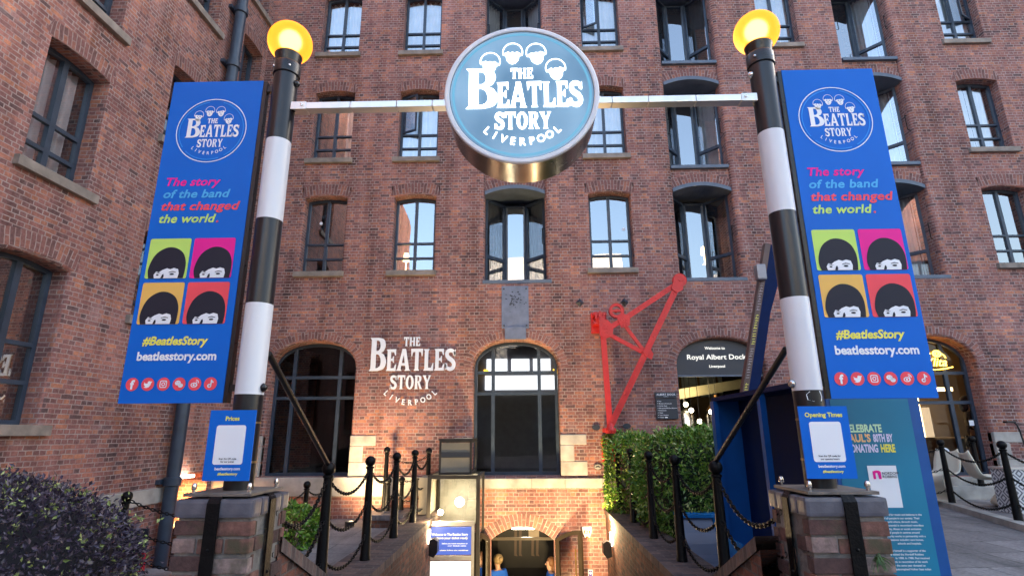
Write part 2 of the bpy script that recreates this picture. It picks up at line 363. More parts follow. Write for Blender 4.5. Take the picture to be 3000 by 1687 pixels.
def leaf(name, ramp, rough=0.4):
    m, t, b, N, L = newmat(name)
    g = N.new('ShaderNodeNewGeometry'); cr = N.new('ShaderNodeValToRGB'); e = cr.color_ramp.elements
    while len(e) < len(ramp): e.new(0.5)
    for k, (p, c) in enumerate(ramp): e[k].position = p; e[k].color = tuple(c) + (1,)
    L.new(g.outputs['Random Per Island'], cr.inputs[0]); L.new(cr.outputs[0], b.inputs['Base Color']); setp(b, Roughness=rough, Specular_IOR_Level=0.4)
    return m
def islandbrick(name, ramp):
    m, t, b, N, L = newmat(name)
    g = N.new('ShaderNodeNewGeometry'); cr = N.new('ShaderNodeValToRGB'); e = cr.color_ramp.elements
    while len(e) < len(ramp): e.new(0.5)
    for k, (p, c) in enumerate(ramp): e[k].position = p; e[k].color = tuple(c) + (1,)
    L.new(g.outputs['Random Per Island'], cr.inputs[0])
    tc = N.new('ShaderNodeTexCoord'); n1 = N.new('ShaderNodeTexNoise'); n1.inputs['Scale'].default_value = 18; n1.inputs['Detail'].default_value = 8; n1.inputs['Roughness'].default_value = 0.7; L.new(tc.outputs['Object'], n1.inputs['Vector'])
    mr = N.new('ShaderNodeMapRange'); mr.inputs['From Min'].default_value = 0.3; mr.inputs['From Max'].default_value = 0.7; mr.inputs['To Min'].default_value = 0.5; mr.inputs['To Max'].default_value = 1.5; L.new(n1.outputs['Fac'], mr.inputs['Value'])
    mx = N.new('ShaderNodeMixRGB'); mx.blend_type = 'MULTIPLY'; mx.inputs[0].default_value = 1; L.new(cr.outputs[0], mx.inputs[1]); L.new(mr.outputs[0], mx.inputs[2])
    n2 = N.new('ShaderNodeTexNoise'); n2.inputs['Scale'].default_value = 6; n2.inputs['Detail'].default_value = 7; L.new(tc.outputs['Object'], n2.inputs['Vector'])
    r2 = N.new('ShaderNodeMapRange'); r2.inputs['From Min'].default_value = 0.50; r2.inputs['From Max'].default_value = 0.66; r2.inputs['To Max'].default_value = 0.8; L.new(n2.outputs['Fac'], r2.inputs['Value'])
    m2 = N.new('ShaderNodeMixRGB'); m2.inputs[2].default_value = (0.06, 0.062, 0.03, 1); L.new(r2.outputs[0], m2.inputs[0]); L.new(mx.outputs[0], m2.inputs[1])
    L.new(m2.outputs[0], b.inputs['Base Color']); setp(b, Roughness=0.9)
    bp = N.new('ShaderNodeBump'); bp.inputs['Strength'].default_value = 0.8; bp.inputs['Distance'].default_value = 0.008; L.new(n1.outputs['Fac'], bp.inputs['Height']); L.new(bp.outputs[0], b.inputs['Normal'])
    return m
M_PIERBRICK = islandbrick('old_pier_brick', [(0, (0.055, 0.032, 0.030)), (0.3, (0.095, 0.047, 0.041)), (0.6, (0.14, 0.063, 0.050)), (0.85, (0.19, 0.092, 0.068)), (0.96, (0.20, 0.12, 0.10)), (1, (0.30, 0.23, 0.215))])
M_MORTAR = plain('old_mortar', (0.17, 0.155, 0.14), 0.95, var=0.35, scale=12, bump=0.8, bscale=40)
def paving(name, col, w, h, mort):
    m = brick(name, [(0, tuple(c * 0.78 for c in col)), (0.5, col), (1, tuple(c * 1.2 for c in col))], mortar=mort, w=w, h=h, ms=0.010, squash=1.0, pale=0.15, bump=0.3)
    return m
M_PAVE = paving('stone_flags', (0.195, 0.185, 0.18), 0.9, 0.6, (0.08, 0.075, 0.07))
M_STEP = plain('stone_step', (0.2, 0.19, 0.18), 0.85, var=0.25, bump=0.3)

# ------------------------------------------------------------------ buildings
def loop_open(s0, s1, z0, zs, rise, n=10, round_top=False):
    pts = [(s0, z0), (s1, z0)]
    cx, a = (s0 + s1) / 2, (s1 - s0) / 2
    if rise <= 0: return pts + [(s1, zs), (s0, zs)]
    for k in range(n + 1):
        if round_top:
            an = math.pi * k / n; pts.append((cx + a * math.copysign(abs(math.cos(an)) ** 0.9, math.cos(an)), zs + rise * math.sin(an) ** 0.9))
        else:
            u = 1 - 2 * k / n; pts.append((cx + a * u, zs + rise * (1 - u * u)))
    return pts
def top_at(s, s0, s1, zs, rise, round_top):
    u = max(-1, min(1, (s - (s0 + s1) / 2) / ((s1 - s0) / 2)))
    return zs + (rise * max(0, 1 - abs(u) ** (1 / 0.9 * 2)) ** 0.5 if round_top else rise * (1 - u * u))
def offset(lp, r):
    out = []; n = len(lp)
    for i in range(n):
        a, b, c = Vector(lp[i - 1]), Vector(lp[i]), Vector(lp[(i + 1) % n])
        d1, d2 = (b - a).normalized(), (c - b).normalized()
        n1, n2 = Vector((d1.y, -d1.x)), Vector((d2.y, -d2.x))
        m = (n1 + n2); m = m / max(0.3, m.length_squared) * 2 if m.length > 1e-6 else n1
        p = b + m * r; out.append((p.x, p.y))
    return out
def wall_mesh(fmap, rect, holes):
    mb = MB(); s0, s1, z0, z1 = rect
    verts, edges = [], []
    def addloop(lp):
        i = len(verts); verts.extend(Vector(p) for p in lp)
        edges.extend((i + k, i + (k + 1) % len(lp)) for k in range(len(lp)))
    addloop([(s0, z0), (s1, z0), (s1, z1), (s0, z1)])
    loops = []
    for lp, depth, r in holes:
        o = offset(lp, r) if r else lp
        loops.append(o); addloop(o)
    vs, _, fs, *_ = delaunay_2d_cdt(verts, edges, [], 1, 1e-5)
    def inside(p, lp):
        c = False; n = len(lp)
        for i in range(n):
            (x1, y1), (x2, y2) = lp[i], lp[i - 1]
            if (y1 > p.y) != (y2 > p.y) and p.x < (x2 - x1) * (p.y - y1) / (y2 - y1) + x1: c = not c
        return c
    keep = []
    for f in fs:
        ce = sum((vs[i] for i in f), Vector((0, 0))) / len(f)
        if not any(inside(ce, lp) for lp in loops): keep.append(f)
    mb.add(vs, keep, 0, lambda p: fmap(p[0], 0, p[1]))
    for lp, depth, r in holes:
        rings = []
        if r:
            for k in range(5):
                a = math.pi / 2 * k / 4; rings.append((offset(lp, r * (1 - math.sin(a))), r * (1 - math.cos(a))))
        else: rings.append((lp, 0.0))
        rings.append((lp, depth))
        n = len(lp)
        for (A, da), (B, db) in zip(rings, rings[1:]):
            for k in range(n):
                q = (k + 1) % n
                mb.face([fmap(A[k][0], da, A[k][1]), fmap(A[q][0], da, A[q][1]), fmap(B[q][0], db, B[q][1]), fmap(B[k][0], db, B[k][1])])
    return mb
def ring_strip(fmap, arc, h, d=-0.004, fan=0.0):
    """brick-on-end course following the polyline arc (left to right), h high"""
    mb = MB(); acc = 0; n = len(arc); nor = []
    for i in range(n):
        a, b = Vector(arc[max(0, i - 1)]), Vector(arc[min(n - 1, i + 1)]); t = (b - a).normalized(); nor.append(Vector((-t.y, t.x)))
    for i in range(n - 1):
        a, b = Vector(arc[i]), Vector(arc[i + 1]); L = (b - a).length
        A, B = a + nor[i] * h, b + nor[i + 1] * h
        mb.face([fmap(a.x, d, a.y), fmap(b.x, d, b.y), fmap(B.x, d, B.y), fmap(A.x, d, A.y)], uv=[(0, acc), (0, acc + L), (h, acc + L), (h, acc)])
        acc += L
    # thin edge so that the course stands a few millimetres proud
    return mb
def curtain_mesh(fmap, a, b, z0, z1, d, waves):
    mb = MB(); n = max(6, int(waves * 8)); P = []
    for k in range(n + 1):
        s = a + (b - a) * k / n; P.append((s, d + 0.03 * math.sin(2 * math.pi * waves * k / n) + 0.008 * math.sin(k * 1.7)))
    for (s, dd), (s2, d2) in zip(P, P[1:]):
        mb.face([fmap(s, dd, z0), fmap(s2, d2, z0), fmap(s2, d2, z1), fmap(s, dd, z1)])
    return mb
def window(fmap, parent, s0, s1, z0, zs, rise, d=0.2, mull=(0.5,), trans=(), fw=0.05, mw=0.06, tw=0.05, round_top=False, sill=None, curtains=(), glassm=None, sill_h=0.11, room=True, ccol=None, name='window', openl=None):
    outer = loop_open(s0, s1, z0, zs, rise, 14, round_top)
    ins = (s0 + fw, s1 - fw, z0 + fw, zs - fw * 0.5 if rise else zs - fw)
    holes = []
    xs = [ins[0]] + [v for m in mull for v in (s0 + (s1 - s0) * m - mw / 2, s0 + (s1 - s0) * m + mw / 2)] + [ins[1]]
    zsx = [ins[2]] + [v for t in trans for v in (t - tw / 2, t + tw / 2)]
    ftop = lambda s: top_at(s, s0, s1, zs, rise, round_top) - fw
    for i in range(0, len(xs), 2):
        a, b = xs[i], xs[i + 1]
        for j in range(0, len(zsx), 2):
            lo = zsx[j]
            if j + 1 < len(zsx): holes.append([(a, lo), (b, lo), (b, zsx[j + 1]), (a, zsx[j + 1])])
            else:
                tp = [(b + (a - b) * k / 6, max(lo + 0.02, ftop(b + (a - b) * k / 6))) for k in range(7)]
                holes.append([(a, lo), (b, lo)] + tp)
    g = shape_geo([outer] + holes, 0.03)
    fr = MB().add(g[0], g[1], 0, lambda p: fmap(p[0], d + 0.03 - p[2], p[1])).build(name, M_STEEL, parent)
    pm = MB(); pm.face([fmap(s, d + 0.035, z) for s, z in loop_open(s0 + 0.01, s1 - 0.01, z0 + 0.01, zs - 0.01, rise, 14, round_top)])
    pm.build('pane', glassm or M_GLASS, fr)
    if sill:
        a, b, proud = sill
        sb = MB(); sb.box(a, b, 0, 1, z0 - sill_h, z0, fn=lambda p: fmap(p[0], -proud + p[1] * (d + proud + 0.0), p[2])); sb.build('sill', M_SILL, fr, bevel=0.008)
    for (ca, cb) in curtains:
        a, b = s0 + (s1 - s0) * ca, s0 + (s1 - s0) * cb
        curtain_mesh(fmap, a, b, z0 + 0.02, zs + rise * 0.3, d + 0.17, max(2, abs(cb - ca) * 7)).build('curtain', ccol or M_CURTAIN, fr, smooth=True)
    if room:
        rm = MB(); lo, hi = z0 - 0.1, zs + rise + 0.1; a, b = s0 - 0.15, s1 + 0.15
        for q in ([(a, 1), (b, 1), (b, 1), (a, 1)],):
            rm.face([fmap(a, d + 1.1, lo), fmap(b, d + 1.1, lo), fmap(b, d + 1.1, hi), fmap(a, d + 1.1, hi)])
        for zz in (lo, hi): rm.face([fmap(a, d + 0.04, zz), fmap(b, d + 0.04, zz), fmap(b, d + 1.1, zz), fmap(a, d + 1.1, zz)])
        for ss in (a, b): rm.face([fmap(ss, d + 0.04, lo), fmap(ss, d + 1.1, lo), fmap(ss, d + 1.1, hi), fmap(ss, d + 0.04, hi)])
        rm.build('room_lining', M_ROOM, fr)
    if openl is not None:                       # a casement swung outwards at the top row
        a, b, lo, hi, ang = openl
        ca, sa = math.cos(ang), math.sin(ang); w = b - a; sg = 1 if ang > 0 else -1
        hinge = a if ang > 0 else b
        def tf(s, t, z):                        # s along the sash from its hinge
            u = (s - hinge); return fmap(hinge + u * ca, d - abs(u) * abs(sa) + t, z)
        gs = shape_geo([[(a, lo), (b, lo), (b, hi), (a, hi)], [(a + .04, lo + .04), (b - .04, lo + .04), (b - .04, hi - .04), (a + .04, hi - .04)]], 0.02)
        sh = MB().add(gs[0], gs[1], 0, lambda p: tf(p[0], p[2], p[1])).build('open_sash', M_STEEL, fr)
        MB2 = MB(); MB2.face([tf(a + .03, 0, lo + .03), tf(b - .03, 0, lo + .03), tf(b - .03, 0, hi - .03), tf(a + .03, 0, hi - .03)]); 
        MB2.v = list(MB2.v)
        for p in MB2.v: pass
        MB2.build('sash_pane', M_GLASS, fr)
    return fr

ROWS = [(4.78, 6.43), (7.37, 9.03), (10.09, 11.74)]
WCOL = {'A': (-4.70, -3.80), 'B': (-2.76, -1.875), 'D': (1.40, 2.285), 'F': (5.49, 6.39), 'H': (9.66, 10.56)}
RCOL = {'C': (-0.82, 0.47), 'E': (3.21, 4.45), 'G': (7.30, 8.52)}
ARCH = [(-5.08, -3.365), (-1.02, 0.655), (2.985, 4.70), (7.04, 8.75)]
AZ, ARISE = 2.76, 0.56
bw = thing('brick_warehouse', 'five storey red brick dockside warehouse front behind the round lit sign', 'building', (2, 10.8, 0))
holes = []
for s0, s1 in WCOL.values():
    for z0, z1 in ROWS: holes.append((loop_open(s0, s1, z0 - 0.02, z1, 0.06, 8), 0.24, 0.045 if z0 < 5 else 0.012))
for s0, s1 in RCOL.values(): holes.append((loop_open(s0, s1, 4.56, 12.9, 0), 0.95, 0.09))
ABOT = [0.74, 0.74, 0.74, 0.70]
for (s0, s1), zb in zip(ARCH, ABOT): holes.append((loop_open(s0, s1, zb, AZ, ARISE, 20, True), 0.32, 0.05))
DS0, DS1, DZS, DRISE = -0.67, 0.505, -0.37, 0.235
holes.append((loop_open(DS0, DS1, -2.39, DZS, DRISE, 12), 0.4, 0.0))
wall_mesh(facade_map, (-5.943, 34.0, -2.6, 13.2), holes).build('wall', M_BRICK, bw)
def arc_only(s0, s1, zs, rise, rt, n, r):
    lp = offset(loop_open(s0, s1, zs - 1.0, zs, rise, n, rt), r)[2:]
    return lp[::-1]
for s0, s1 in WCOL.values():
    for z0, z1 in ROWS[:2]:
        a = [(s0 - 0.09, z1 + 0.045)] + arc_only(s0, s1, z1, 0.06, False, 8, 0.047 if z0 < 5 else 0.014) + [(s1 + 0.09, z1 + 0.045)]
        ring_strip(facade_map, a, 0.225).build('brick_arch', M_ARCH, bw)
for s0, s1 in ARCH: ring_strip(facade_map, arc_only(s0, s1, AZ, ARISE, True, 28, 0.052), 0.145).build('brick_arch', M_ARCH, bw)
ring_strip(facade_map, arc_only(DS0, DS1, DZS, DRISE, False, 14, 0.0), 0.22).build('brick_arch', M_ARCH, bw)
CURT = {('A', 0): [], ('A', 1): [(0.72, 0.95)], ('A', 2): [(0.02, 0.42), (0.55, 0.98)], ('B', 0): [], ('B', 1): [(0.02, 0.98)], ('B', 2): [(0.02, 0.5), (0.5, 0.98)],
        ('D', 0): [], ('D', 1): [(0.02, 0.98)], ('D', 2): [(0.02, 0.98)], ('F', 0): [(0.3, 0.98)], ('F', 1): [(0.02, 0.98)], ('F', 2): [(0.02, 0.98)], ('H', 0): [(0.02, 0.3)], ('H', 1): [(0.02, 0.5), (0.5, 0.9)], ('H', 2): [(0.02, 0.98)]}
def casement(fm, par, s0, s1, z0, z1, rise, cu, sill, gm=None, opn=None, k=1.0, **kw):
    h = z1 - z0
    return window(fm, par, s0 + 0.003, s1 - 0.003, z0, z1, rise, 0.2, (0.5,), (z0 + h * 0.205, z0 + h * 0.405), curtains=cu, sill=sill, glassm=gm, openl=opn, tw=0.042, **kw)
for key, (s0, s1) in WCOL.items():
    for r, (z0, z1) in enumerate(ROWS):
        opn = None
        if (key, r) == ('B', 1): opn = (s0 + .05, (s0 + s1) / 2 - .02, z0 + .70, z1 - .03, R(24))
        if (key, r) == ('D', 2): opn = (s0 + .05, (s0 + s1) / 2 - .02, z0 + .70, z1 - .03, R(28))
        if (key, r) == ('H', 2): opn = ((s0 + s1) / 2 + .02, s1 - .05, z0 + .70, z1 - .03, -R(30))
        casement(facade_map, bw, s0, s1, z0, z1, 0.055, CURT[(key, r)], (s0 - 0.09, s1 + 0.06, 0.07), opn=opn)
# warm lamp glow in two rooms and the little round stickers on the glass
def roomlamp(x, y, z, s=0.09):
    mb = MB(); mb.lathe([(s, -s), (s * 0.75, s)], (x, y, z), 12); o = mb.build('table_lamp', M_LAMPWARM); return o
tag(MB().lathe([(0.075, -0.09), (0.05, 0.09)], (-2.62, 11.55, 5.32), 14).lathe([(0.05, -0.32), (0.012, -0.30), (0.012, -0.09)], (-2.62, 11.55, 5.32), 10).build('table_lamp', M_LAMPWARM), 'glowing amber table lamp behind the window left of the keystone bay', 'lamp', 'lit table lamps inside hotel rooms')
tag(MB().lathe([(0.075, -0.09), (0.05, 0.09)], (4.12, 11.95, 5.52), 14).lathe([(0.05, -0.32), (0.012, -0.30), (0.012, -0.09)], (4.12, 11.95, 5.52), 10).build('table_lamp', M_LAMPWARM), 'glowing amber table lamp in the bay window above the red crane', 'lamp', 'lit table lamps inside hotel rooms')
for x, z in ((-4.40, 5.95), (2.15, 5.72)):
    MB().lathe([(0.0001, 0), (0.035, 0.001), (0.035, 0.003)], (x, 11.028, z), 14, axis='Y').build('sticker', M_WHITE, bw)
# loading bays: floors, brick spandrels, steel arched beams, recessed three-sided glazing
FL = [4.56, 7.10, 9.72, 12.45]
for key, (s0, s1) in RCOL.items():
    for r in range(3):
        zb, zt = FL[r], FL[r + 1]
        spr, rs = zt - 0.62, 0.14                               # beam springing
        # beam: arched steel strip with a deep soffit
        arc = [(s0 + (s1 - s0) * k / 12, spr + rs * (1 - (1 - 2 * k / 12) ** 2)) for k in range(13)]
        mb = MB()
        for (a, za), (b, z2) in zip(arc, arc[1:]):
            mb.face([(a, 10.83, za), (b, 10.83, z2), (b, 10.83, z2 + 0.085), (a, 10.83, za + 0.085)])
            mb.face([(a, 10.83, za + 0.085), (b, 10.83, z2 + 0.085), (b, 10.91, z2 + 0.085), (a, 10.91, za + 0.085)])
            mb.face([(a, 10.83, za), (b, 10.83, z2), (b, 11.7, z2), (a, 11.7, za)])
        mb.build('lintel_beam', M_LINTEL, bw)
        sp = MB(); arc2 = [(a, z + 0.087) for a, z in arc]
        top = zt - 0.08
        for (a, za), (b, z2) in zip(arc2, arc2[1:]): sp.face([(a, 10.88, min(za, top)), (b, 10.88, min(z2, top)), (b, 10.88, top), (a, 10.88, top)])
        sp.build('spandrel', M_BRICK, bw)
        ring_strip(lambda s, d, z: Vector((s, 10.874, z)), [(a, z) for a, z in arc2], 0.2).build('brick_arch', M_ARCH, bw)
        # floor plate / sill
        MB().box(s0 - (0.0 if r else 0.03), s1 + (0.0 if r else 0.1), 10.79 if r == 0 else 10.81, 11.74, zb - 0.075, zb).build('sill_plate', M_LINTEL, bw, bevel=0.006)
        # glazing
        c = (s0 + s1) / 2; d0, d1 = 11.08, 11.52; hw = 0.21
        P = [(s0 + 0.01, d0), (c - hw, d1), (c + hw, d1), (s1 - 0.01, d0)]
        fr = None
        for i in range(3):
            (xa, ya), (xb, yb) = P[i], P[i + 1]
            L = math.hypot(xb - xa, yb - ya)
            def fm(s, d, z, xa=xa, ya=ya, xb=xb, yb=yb, L=L):
                u = s / L; nx, ny = -(yb - ya) / L, (xb - xa) / L
                return Vector((xa + (xb - xa) * u + nx * d, ya + (yb - ya) * u + ny * d, z))
            side = i != 1
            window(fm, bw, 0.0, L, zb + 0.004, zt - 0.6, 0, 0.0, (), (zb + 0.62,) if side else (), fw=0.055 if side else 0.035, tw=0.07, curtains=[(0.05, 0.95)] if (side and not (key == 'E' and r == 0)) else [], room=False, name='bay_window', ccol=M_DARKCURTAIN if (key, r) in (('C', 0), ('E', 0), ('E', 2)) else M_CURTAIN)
        # dark backing of the room behind
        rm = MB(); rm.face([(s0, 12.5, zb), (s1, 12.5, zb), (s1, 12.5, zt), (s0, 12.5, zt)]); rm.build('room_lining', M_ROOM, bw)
        # grab rails on both reveals
        for xx, sg in ((s0 + 0.02, 1), (s1 - 0.02, -1)):
            MB().tube([(xx, 10.90, zb + 1.15), (xx + sg * 0.05, 10.88, zb + 1.15), (xx + sg * 0.05, 10.88, zb + 0.8), (xx, 10.90, zb + 0.8)], 0.009, 6).build('grab_rail', M_IRON, bw)
# big arched ground floor windows
def archwin(i, mull, trans, gm=None, **kw):
    s0, s1 = ARCH[i]
    return window(facade_map, bw, s0 + 0.004, s1 - 0.004, ABOT[i], AZ, ARISE, 0.28, mull, trans, fw=0.06, mw=0.07, tw=0.06, round_top=True, glassm=gm or M_GLASSLOW, name='arched_window', room=False, **kw)
archwin(0, (0.225, 0.775), (2.22, 2.63)); archwin(1, (0.225, 0.78), (2.28, 2.70)); archwin(3, (0.26, 0.75), (2.05, 2.62))
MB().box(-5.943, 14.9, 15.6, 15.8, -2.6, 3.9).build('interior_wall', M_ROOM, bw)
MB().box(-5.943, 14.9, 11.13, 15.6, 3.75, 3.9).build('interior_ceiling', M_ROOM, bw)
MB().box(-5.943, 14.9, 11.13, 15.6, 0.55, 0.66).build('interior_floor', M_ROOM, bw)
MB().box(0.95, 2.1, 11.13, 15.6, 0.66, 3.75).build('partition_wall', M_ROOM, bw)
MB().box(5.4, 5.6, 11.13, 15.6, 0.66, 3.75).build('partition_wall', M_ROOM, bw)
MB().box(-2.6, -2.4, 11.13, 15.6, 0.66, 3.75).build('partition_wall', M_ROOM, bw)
# day lit openings on the far side of the room behind the middle arch
for a, b, lo, hi in ((-1.02, -0.90, 3.12, 3.44), (-0.84, -0.47, 3.12, 3.44), (-0.36, 0.12, 3.12, 3.44), (0.22, 0.68, 3.12, 3.44), (-1.06, 0.92, 2.63, 3.0)):
    MB().box(a, b, 14.60, 14.64, lo, hi).build('far_window', M_DAY, bw)
MB().box(-2.4, 0.95, 14.66, 14.76, 0.66, 3.75).build('partition_wall', plain('grey_interior', (0.16, 0.16, 0.18), 0.8), bw)
for x in (-1.02, 0.80): MB().box(x - 0.06, x + 0.06, 14.40, 14.46, 3.02, 3.14).build('amber_lamp', emit('amber_box', (1.0, 0.5, 0.03), 1.2), bw)
# stone band and quoins
MB().box(-5.94, -1.72, 10.74, 10.80, 0.40, 0.735).build('stone_band', M_STONE, bw, bevel=0.012)
for a, b in ((-0.95, 0.10), (0.103, 0.72), (0.723, 1.42), (1.423, 3.0), (3.003, 5.0), (5.003, 7.0), (7.003, 8.8), (8.803, 12.0)):
    MB().box(a, b, 10.745, 10.80, 0.53, 0.70).build('stone_band', M_STONE, bw, bevel=0.01)
def quoins(x, sg):
    for k, (w, lo, hi) in enumerate(((0.50 if sg > 0 else 0.22, 1.30, 1.49), (0.26 if sg > 0 else 0.17, 1.003, 1.297), (0.50 if sg > 0 else 0.46, 0.742, 1.0))):
        a, b = sorted((x, x + sg * w)); MB().box(a, b, 10.785, 10.95, lo, hi).build('quoin_stone', M_STONE, bw, bevel=0.018)
quoins(ARCH[0][1] + 0.0, 1); quoins(ARCH[0][0], -1); quoins(ARCH[1][1], 1); quoins(ARCH[2][0], -1); quoins(ARCH[3][1], 1)
MB().box(-1.36, -1.02, 10.785, 10.9, 1.36, 1.44).build('quoin_stone', M_STONE, bw)
# keystone plate over the middle arch
ks = MB(); ks.box(-0.456, 0.09, 10.765, 10.80, 3.54, 4.42)
ks.face([(-0.39, 10.75, 3.325), (0.03, 10.75, 3.325), (0.03, 10.75, 3.56), (-0.39, 10.75, 3.56)]); ks.box(-0.39, 0.03, 10.752, 10.95, 3.325, 3.56)
kp = ks.build('keystone_plate', plain('galvanised_plate', (0.155, 0.175, 0.235), 0.55, metal=0.2, var=0.2, bump=0.2), None, origin=(-0.18, 10.76, 3.3))
tag(kp, 'flat grey riveted metal plate on the brick above the middle arch', 'wall plate')
rv = MB()
for x in (-0.41, 0.045):
    for z in (3.60, 4.36): rv.sphere((x, 10.762, z), 0.018, 8, 5)
rv.build('rivet', M_SLATE, kp)
bl = MB()
rng = random.Random(5)
for k in range(46):
    x, z = -0.18 + rng.gauss(0, 0.085), 4.12 + rng.gauss(0, 0.075); w, h = rng.uniform(.008, .03), rng.uniform(.006, .018)
    bl.face([(x + w * math.cos(t) * rng.uniform(.6, 1), 10.7625, z + h * math.sin(t)) for t in [i * 0.785 for i in range(8)]])
bl.build('worn_emblem', M_SLATE, kp)
for x, lab in ((1.127, 'dark diamond wall tie plate nearer the middle arch, above the crane bracket'), (2.03, 'dark diamond wall tie plate just above the red crane jib')):
    mb = MB(); P = [(-.085, 0), (0, -.09), (.085, 0), (0, .09)]
    for k in range(4):
        a, b = P[k], P[(k + 1) % 4]; mb.face([(x + a[0], 10.798, 4.06 + a[1]), (x + b[0], 10.798, 4.06 + b[1]), (x, 10.72, 4.06)])
    tag(mb.build('tie_plate', M_SLATE, None, origin=(x, 10.8, 4.06)), lab, 'tie plate', 'diamond tie plates on the brick front')

# --- left wing
bwg = thing('brick_wing', 'red brick wing with tall windows running along the left side', 'building', (-6.1, 6, 0))
WW = [  # s0, s1, z0, zs, rise, sill?, curtains
    (5.88, 6.86, 1.64, 3.62, 0.06), (5.87, 6.86, 4.78, 6.52, 0.05), (5.87, 6.86, 7.40, 9.1, 0.05),
    (8.05, 8.97, 3.28, 4.66, 0.05), (8.05, 8.97, 6.34, 7.74, 0.05), (8.05, 8.97, 9.24, 10.7, 0.05),
    (9.86, 10.64, 8.35, 9.90, 0.05), (9.86, 10.64, 10.95, 12.4, 0.05), (9.86, 10.64, 5.3, 6.8, 0.05),
    (2.3, 3.3, 1.64, 3.62, 0.06), (2.3, 3.3, 4.78, 6.52, 0.05), (2.3, 3.3, 7.4, 9.1, 0.05)]
DOORWAY = (9.70, 10.62, -2.39, 0.86)
hl = [(loop_open(a, b, z0 - 0.02, zs, rs, 8), 0.3, 0.05 if z0 < 2 else 0.012) for a, b, z0, zs, rs in WW]
hl.append((loop_open(*DOORWAY, 0), 1.1, 0.0))
wall_mesh(wing_map, (-7.6, 10.8, -2.6, 13.2), hl).build('wall', M_BRICK, bwg)
for k, (a, b, z0, zs, rs) in enumerate(WW):
    ar = [(a - 0.1, zs + 0.04)] + arc_only(a, b, zs, rs, False, 8, 0.052 if z0 < 2 else 0.014) + [(b + 0.1, zs + 0.04)]
    if k != 7: ring_strip(wing_map, ar, 0.225).build('brick_arch', M_ARCH, bwg)
    h = zs - z0
    cu = [(0.30, 0.52), (0.66, 0.90)] if k == 1 else [(0.1, 0.35)] if k in (2, 5) else []
    window(wing_map, bwg, a + 0.003, b - 0.003, z0, zs, rs, 0.24, (0.52,), (z0 + h * (0.26 if z0 < 2 else 0.215), z0 + h * (0.50 if z0 < 2 else 0.44)), sill=(a - 0.1, b + 0.13, 0.075), curtains=cu, fw=0.06, mw=0.085, tw=0.055, sill_h=0.13)
MB().box(-4, 8.0, 0, 1, 0.46, 0.69, fn=lambda p: wing_map(p[0], -0.05 + 0.05 * p[1], p[2])).build('stone_band', M_STONE, bwg, bevel=0.01)
MB().box(8.003, 9.69, 0, 1, 0.46, 0.69, fn=lambda p: wing_map(p[0], -0.05 + 0.05 * p[1], p[2])).build('stone_band', M_STONE, bwg, bevel=0.01)
mb = MB(); mb.face([wing_map(9.6, 1.1, -2.5), wing_map(10.7, 1.1, -2.5), wing_map(10.7, 1.1, 1.0), wing_map(9.6, 1.1, 1.0)]); mb.build('passage_wall', M_BRICK, bwg)
# lit lamp over the passage
pl = MB().box(9.72, 10.02, 0, 1, 0.80, 0.845, fn=lambda p: wing_map(p[0], -0.12 + 0.14 * p[1], p[2])).build('passage_lamp', M_LAMP, None, origin=wing_map(9.86, 0, 0.82))
tag(pl, 'small bright lamp over the side passage next to the drainpipe', 'lamp')
lt = bpy.data.lights.new('passage_lamp_light', 'AREA'); lt.energy = 22; lt.size = 0.25; lt.color = (1, 0.55, 0.18)
lo = bpy.data.objects.new('passage_lamp_light', lt); COL.objects.link(lo); lo.parent = pl; lo.location = Vector((-0.25, 0.15, -0.1))
tag(MB().lathe([(0.11, -0.015), (0.13, 0.0), (0.11, 0.015), (0.05, 0.015), (0.05, -0.015)], wing_map(10.25, 0.55, 0.42), 18, axis='X').build('hose_reel', M_ORANGERED, None, origin=wing_map(10.25, 0.55, 0.42)), 'round orange disc on the lit wall of the side passage', 'wall disc')

# drainpipe
dp = thing('drainpipe', 'thick blue grey drainpipe running up the corner of the brick wing', 'drainpipe', (-5.80, 9.36, -0.6))
px, py = WX(9.36) + 0.17, 9.36
MB().tube([(px, py, -1.2), (px, py, 12.8)], 0.105, 18).build('pipe', M_STEEL, dp, smooth_angle=40)
for z in (0.78, 3.6, 6.6, 8.72, 10.02, 11.6):
    MB().lathe([(0.12, -0.07), (0.135, -0.06), (0.135, 0.06), (0.12, 0.07)], (px, py, z), 18).box(px - 0.18, px - 0.1, py - 0.17, py + 0.17, z - 0.035, z + 0.035).build('bracket', M_STEEL, dp, smooth_angle=40)

# ------------------------------------------------------------------ ground, stairwell, light well
gm = MB()
xs = [-60, -5.98, -4.05, -2.1, -1.55, 1.42, 1.95, 4.0, 6.2, 60]; ys = [-60, 3.95, 6.95, 10.8]
zg = lambda x: 0.0 if x <= 1.95 else 0.2 * (x - 1.95) / 2.05 if x < 4 else 0.2 + 0.06 * min(1, (x - 4) / 2.2)
for i in range(len(xs) - 1):
    for j in range(3):
        a, b, c, d = xs[i], xs[i + 1], ys[j], ys[j + 1]
        if i in (3, 4, 5) and j > 0: continue
        if i == 1 and j == 2: continue
        gm.face([(a, c, zg(a)), (b, c, zg(b)), (b, d, zg(b)), (a, d, zg(a))])
gm.build('ground', M_PAVE, kind='structure')
st = MB()
for k in range(14): st.box(-1.55, 1.42, 3.95 + 0.3 * k, 4.27 + 0.3 * k, -2.6, -0.17 * (k + 1) + 0.17 - 0.17)
st.box(-1.55, 1.42, 8.15, 12.6, -2.7, -2.39)
st.build('stair_steps', M_STEP, kind='structure')
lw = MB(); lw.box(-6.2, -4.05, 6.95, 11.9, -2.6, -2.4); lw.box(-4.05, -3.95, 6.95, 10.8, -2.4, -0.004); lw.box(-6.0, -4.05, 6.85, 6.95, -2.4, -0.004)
lw.build('light_well', M_LOWBRICK, kind='structure')
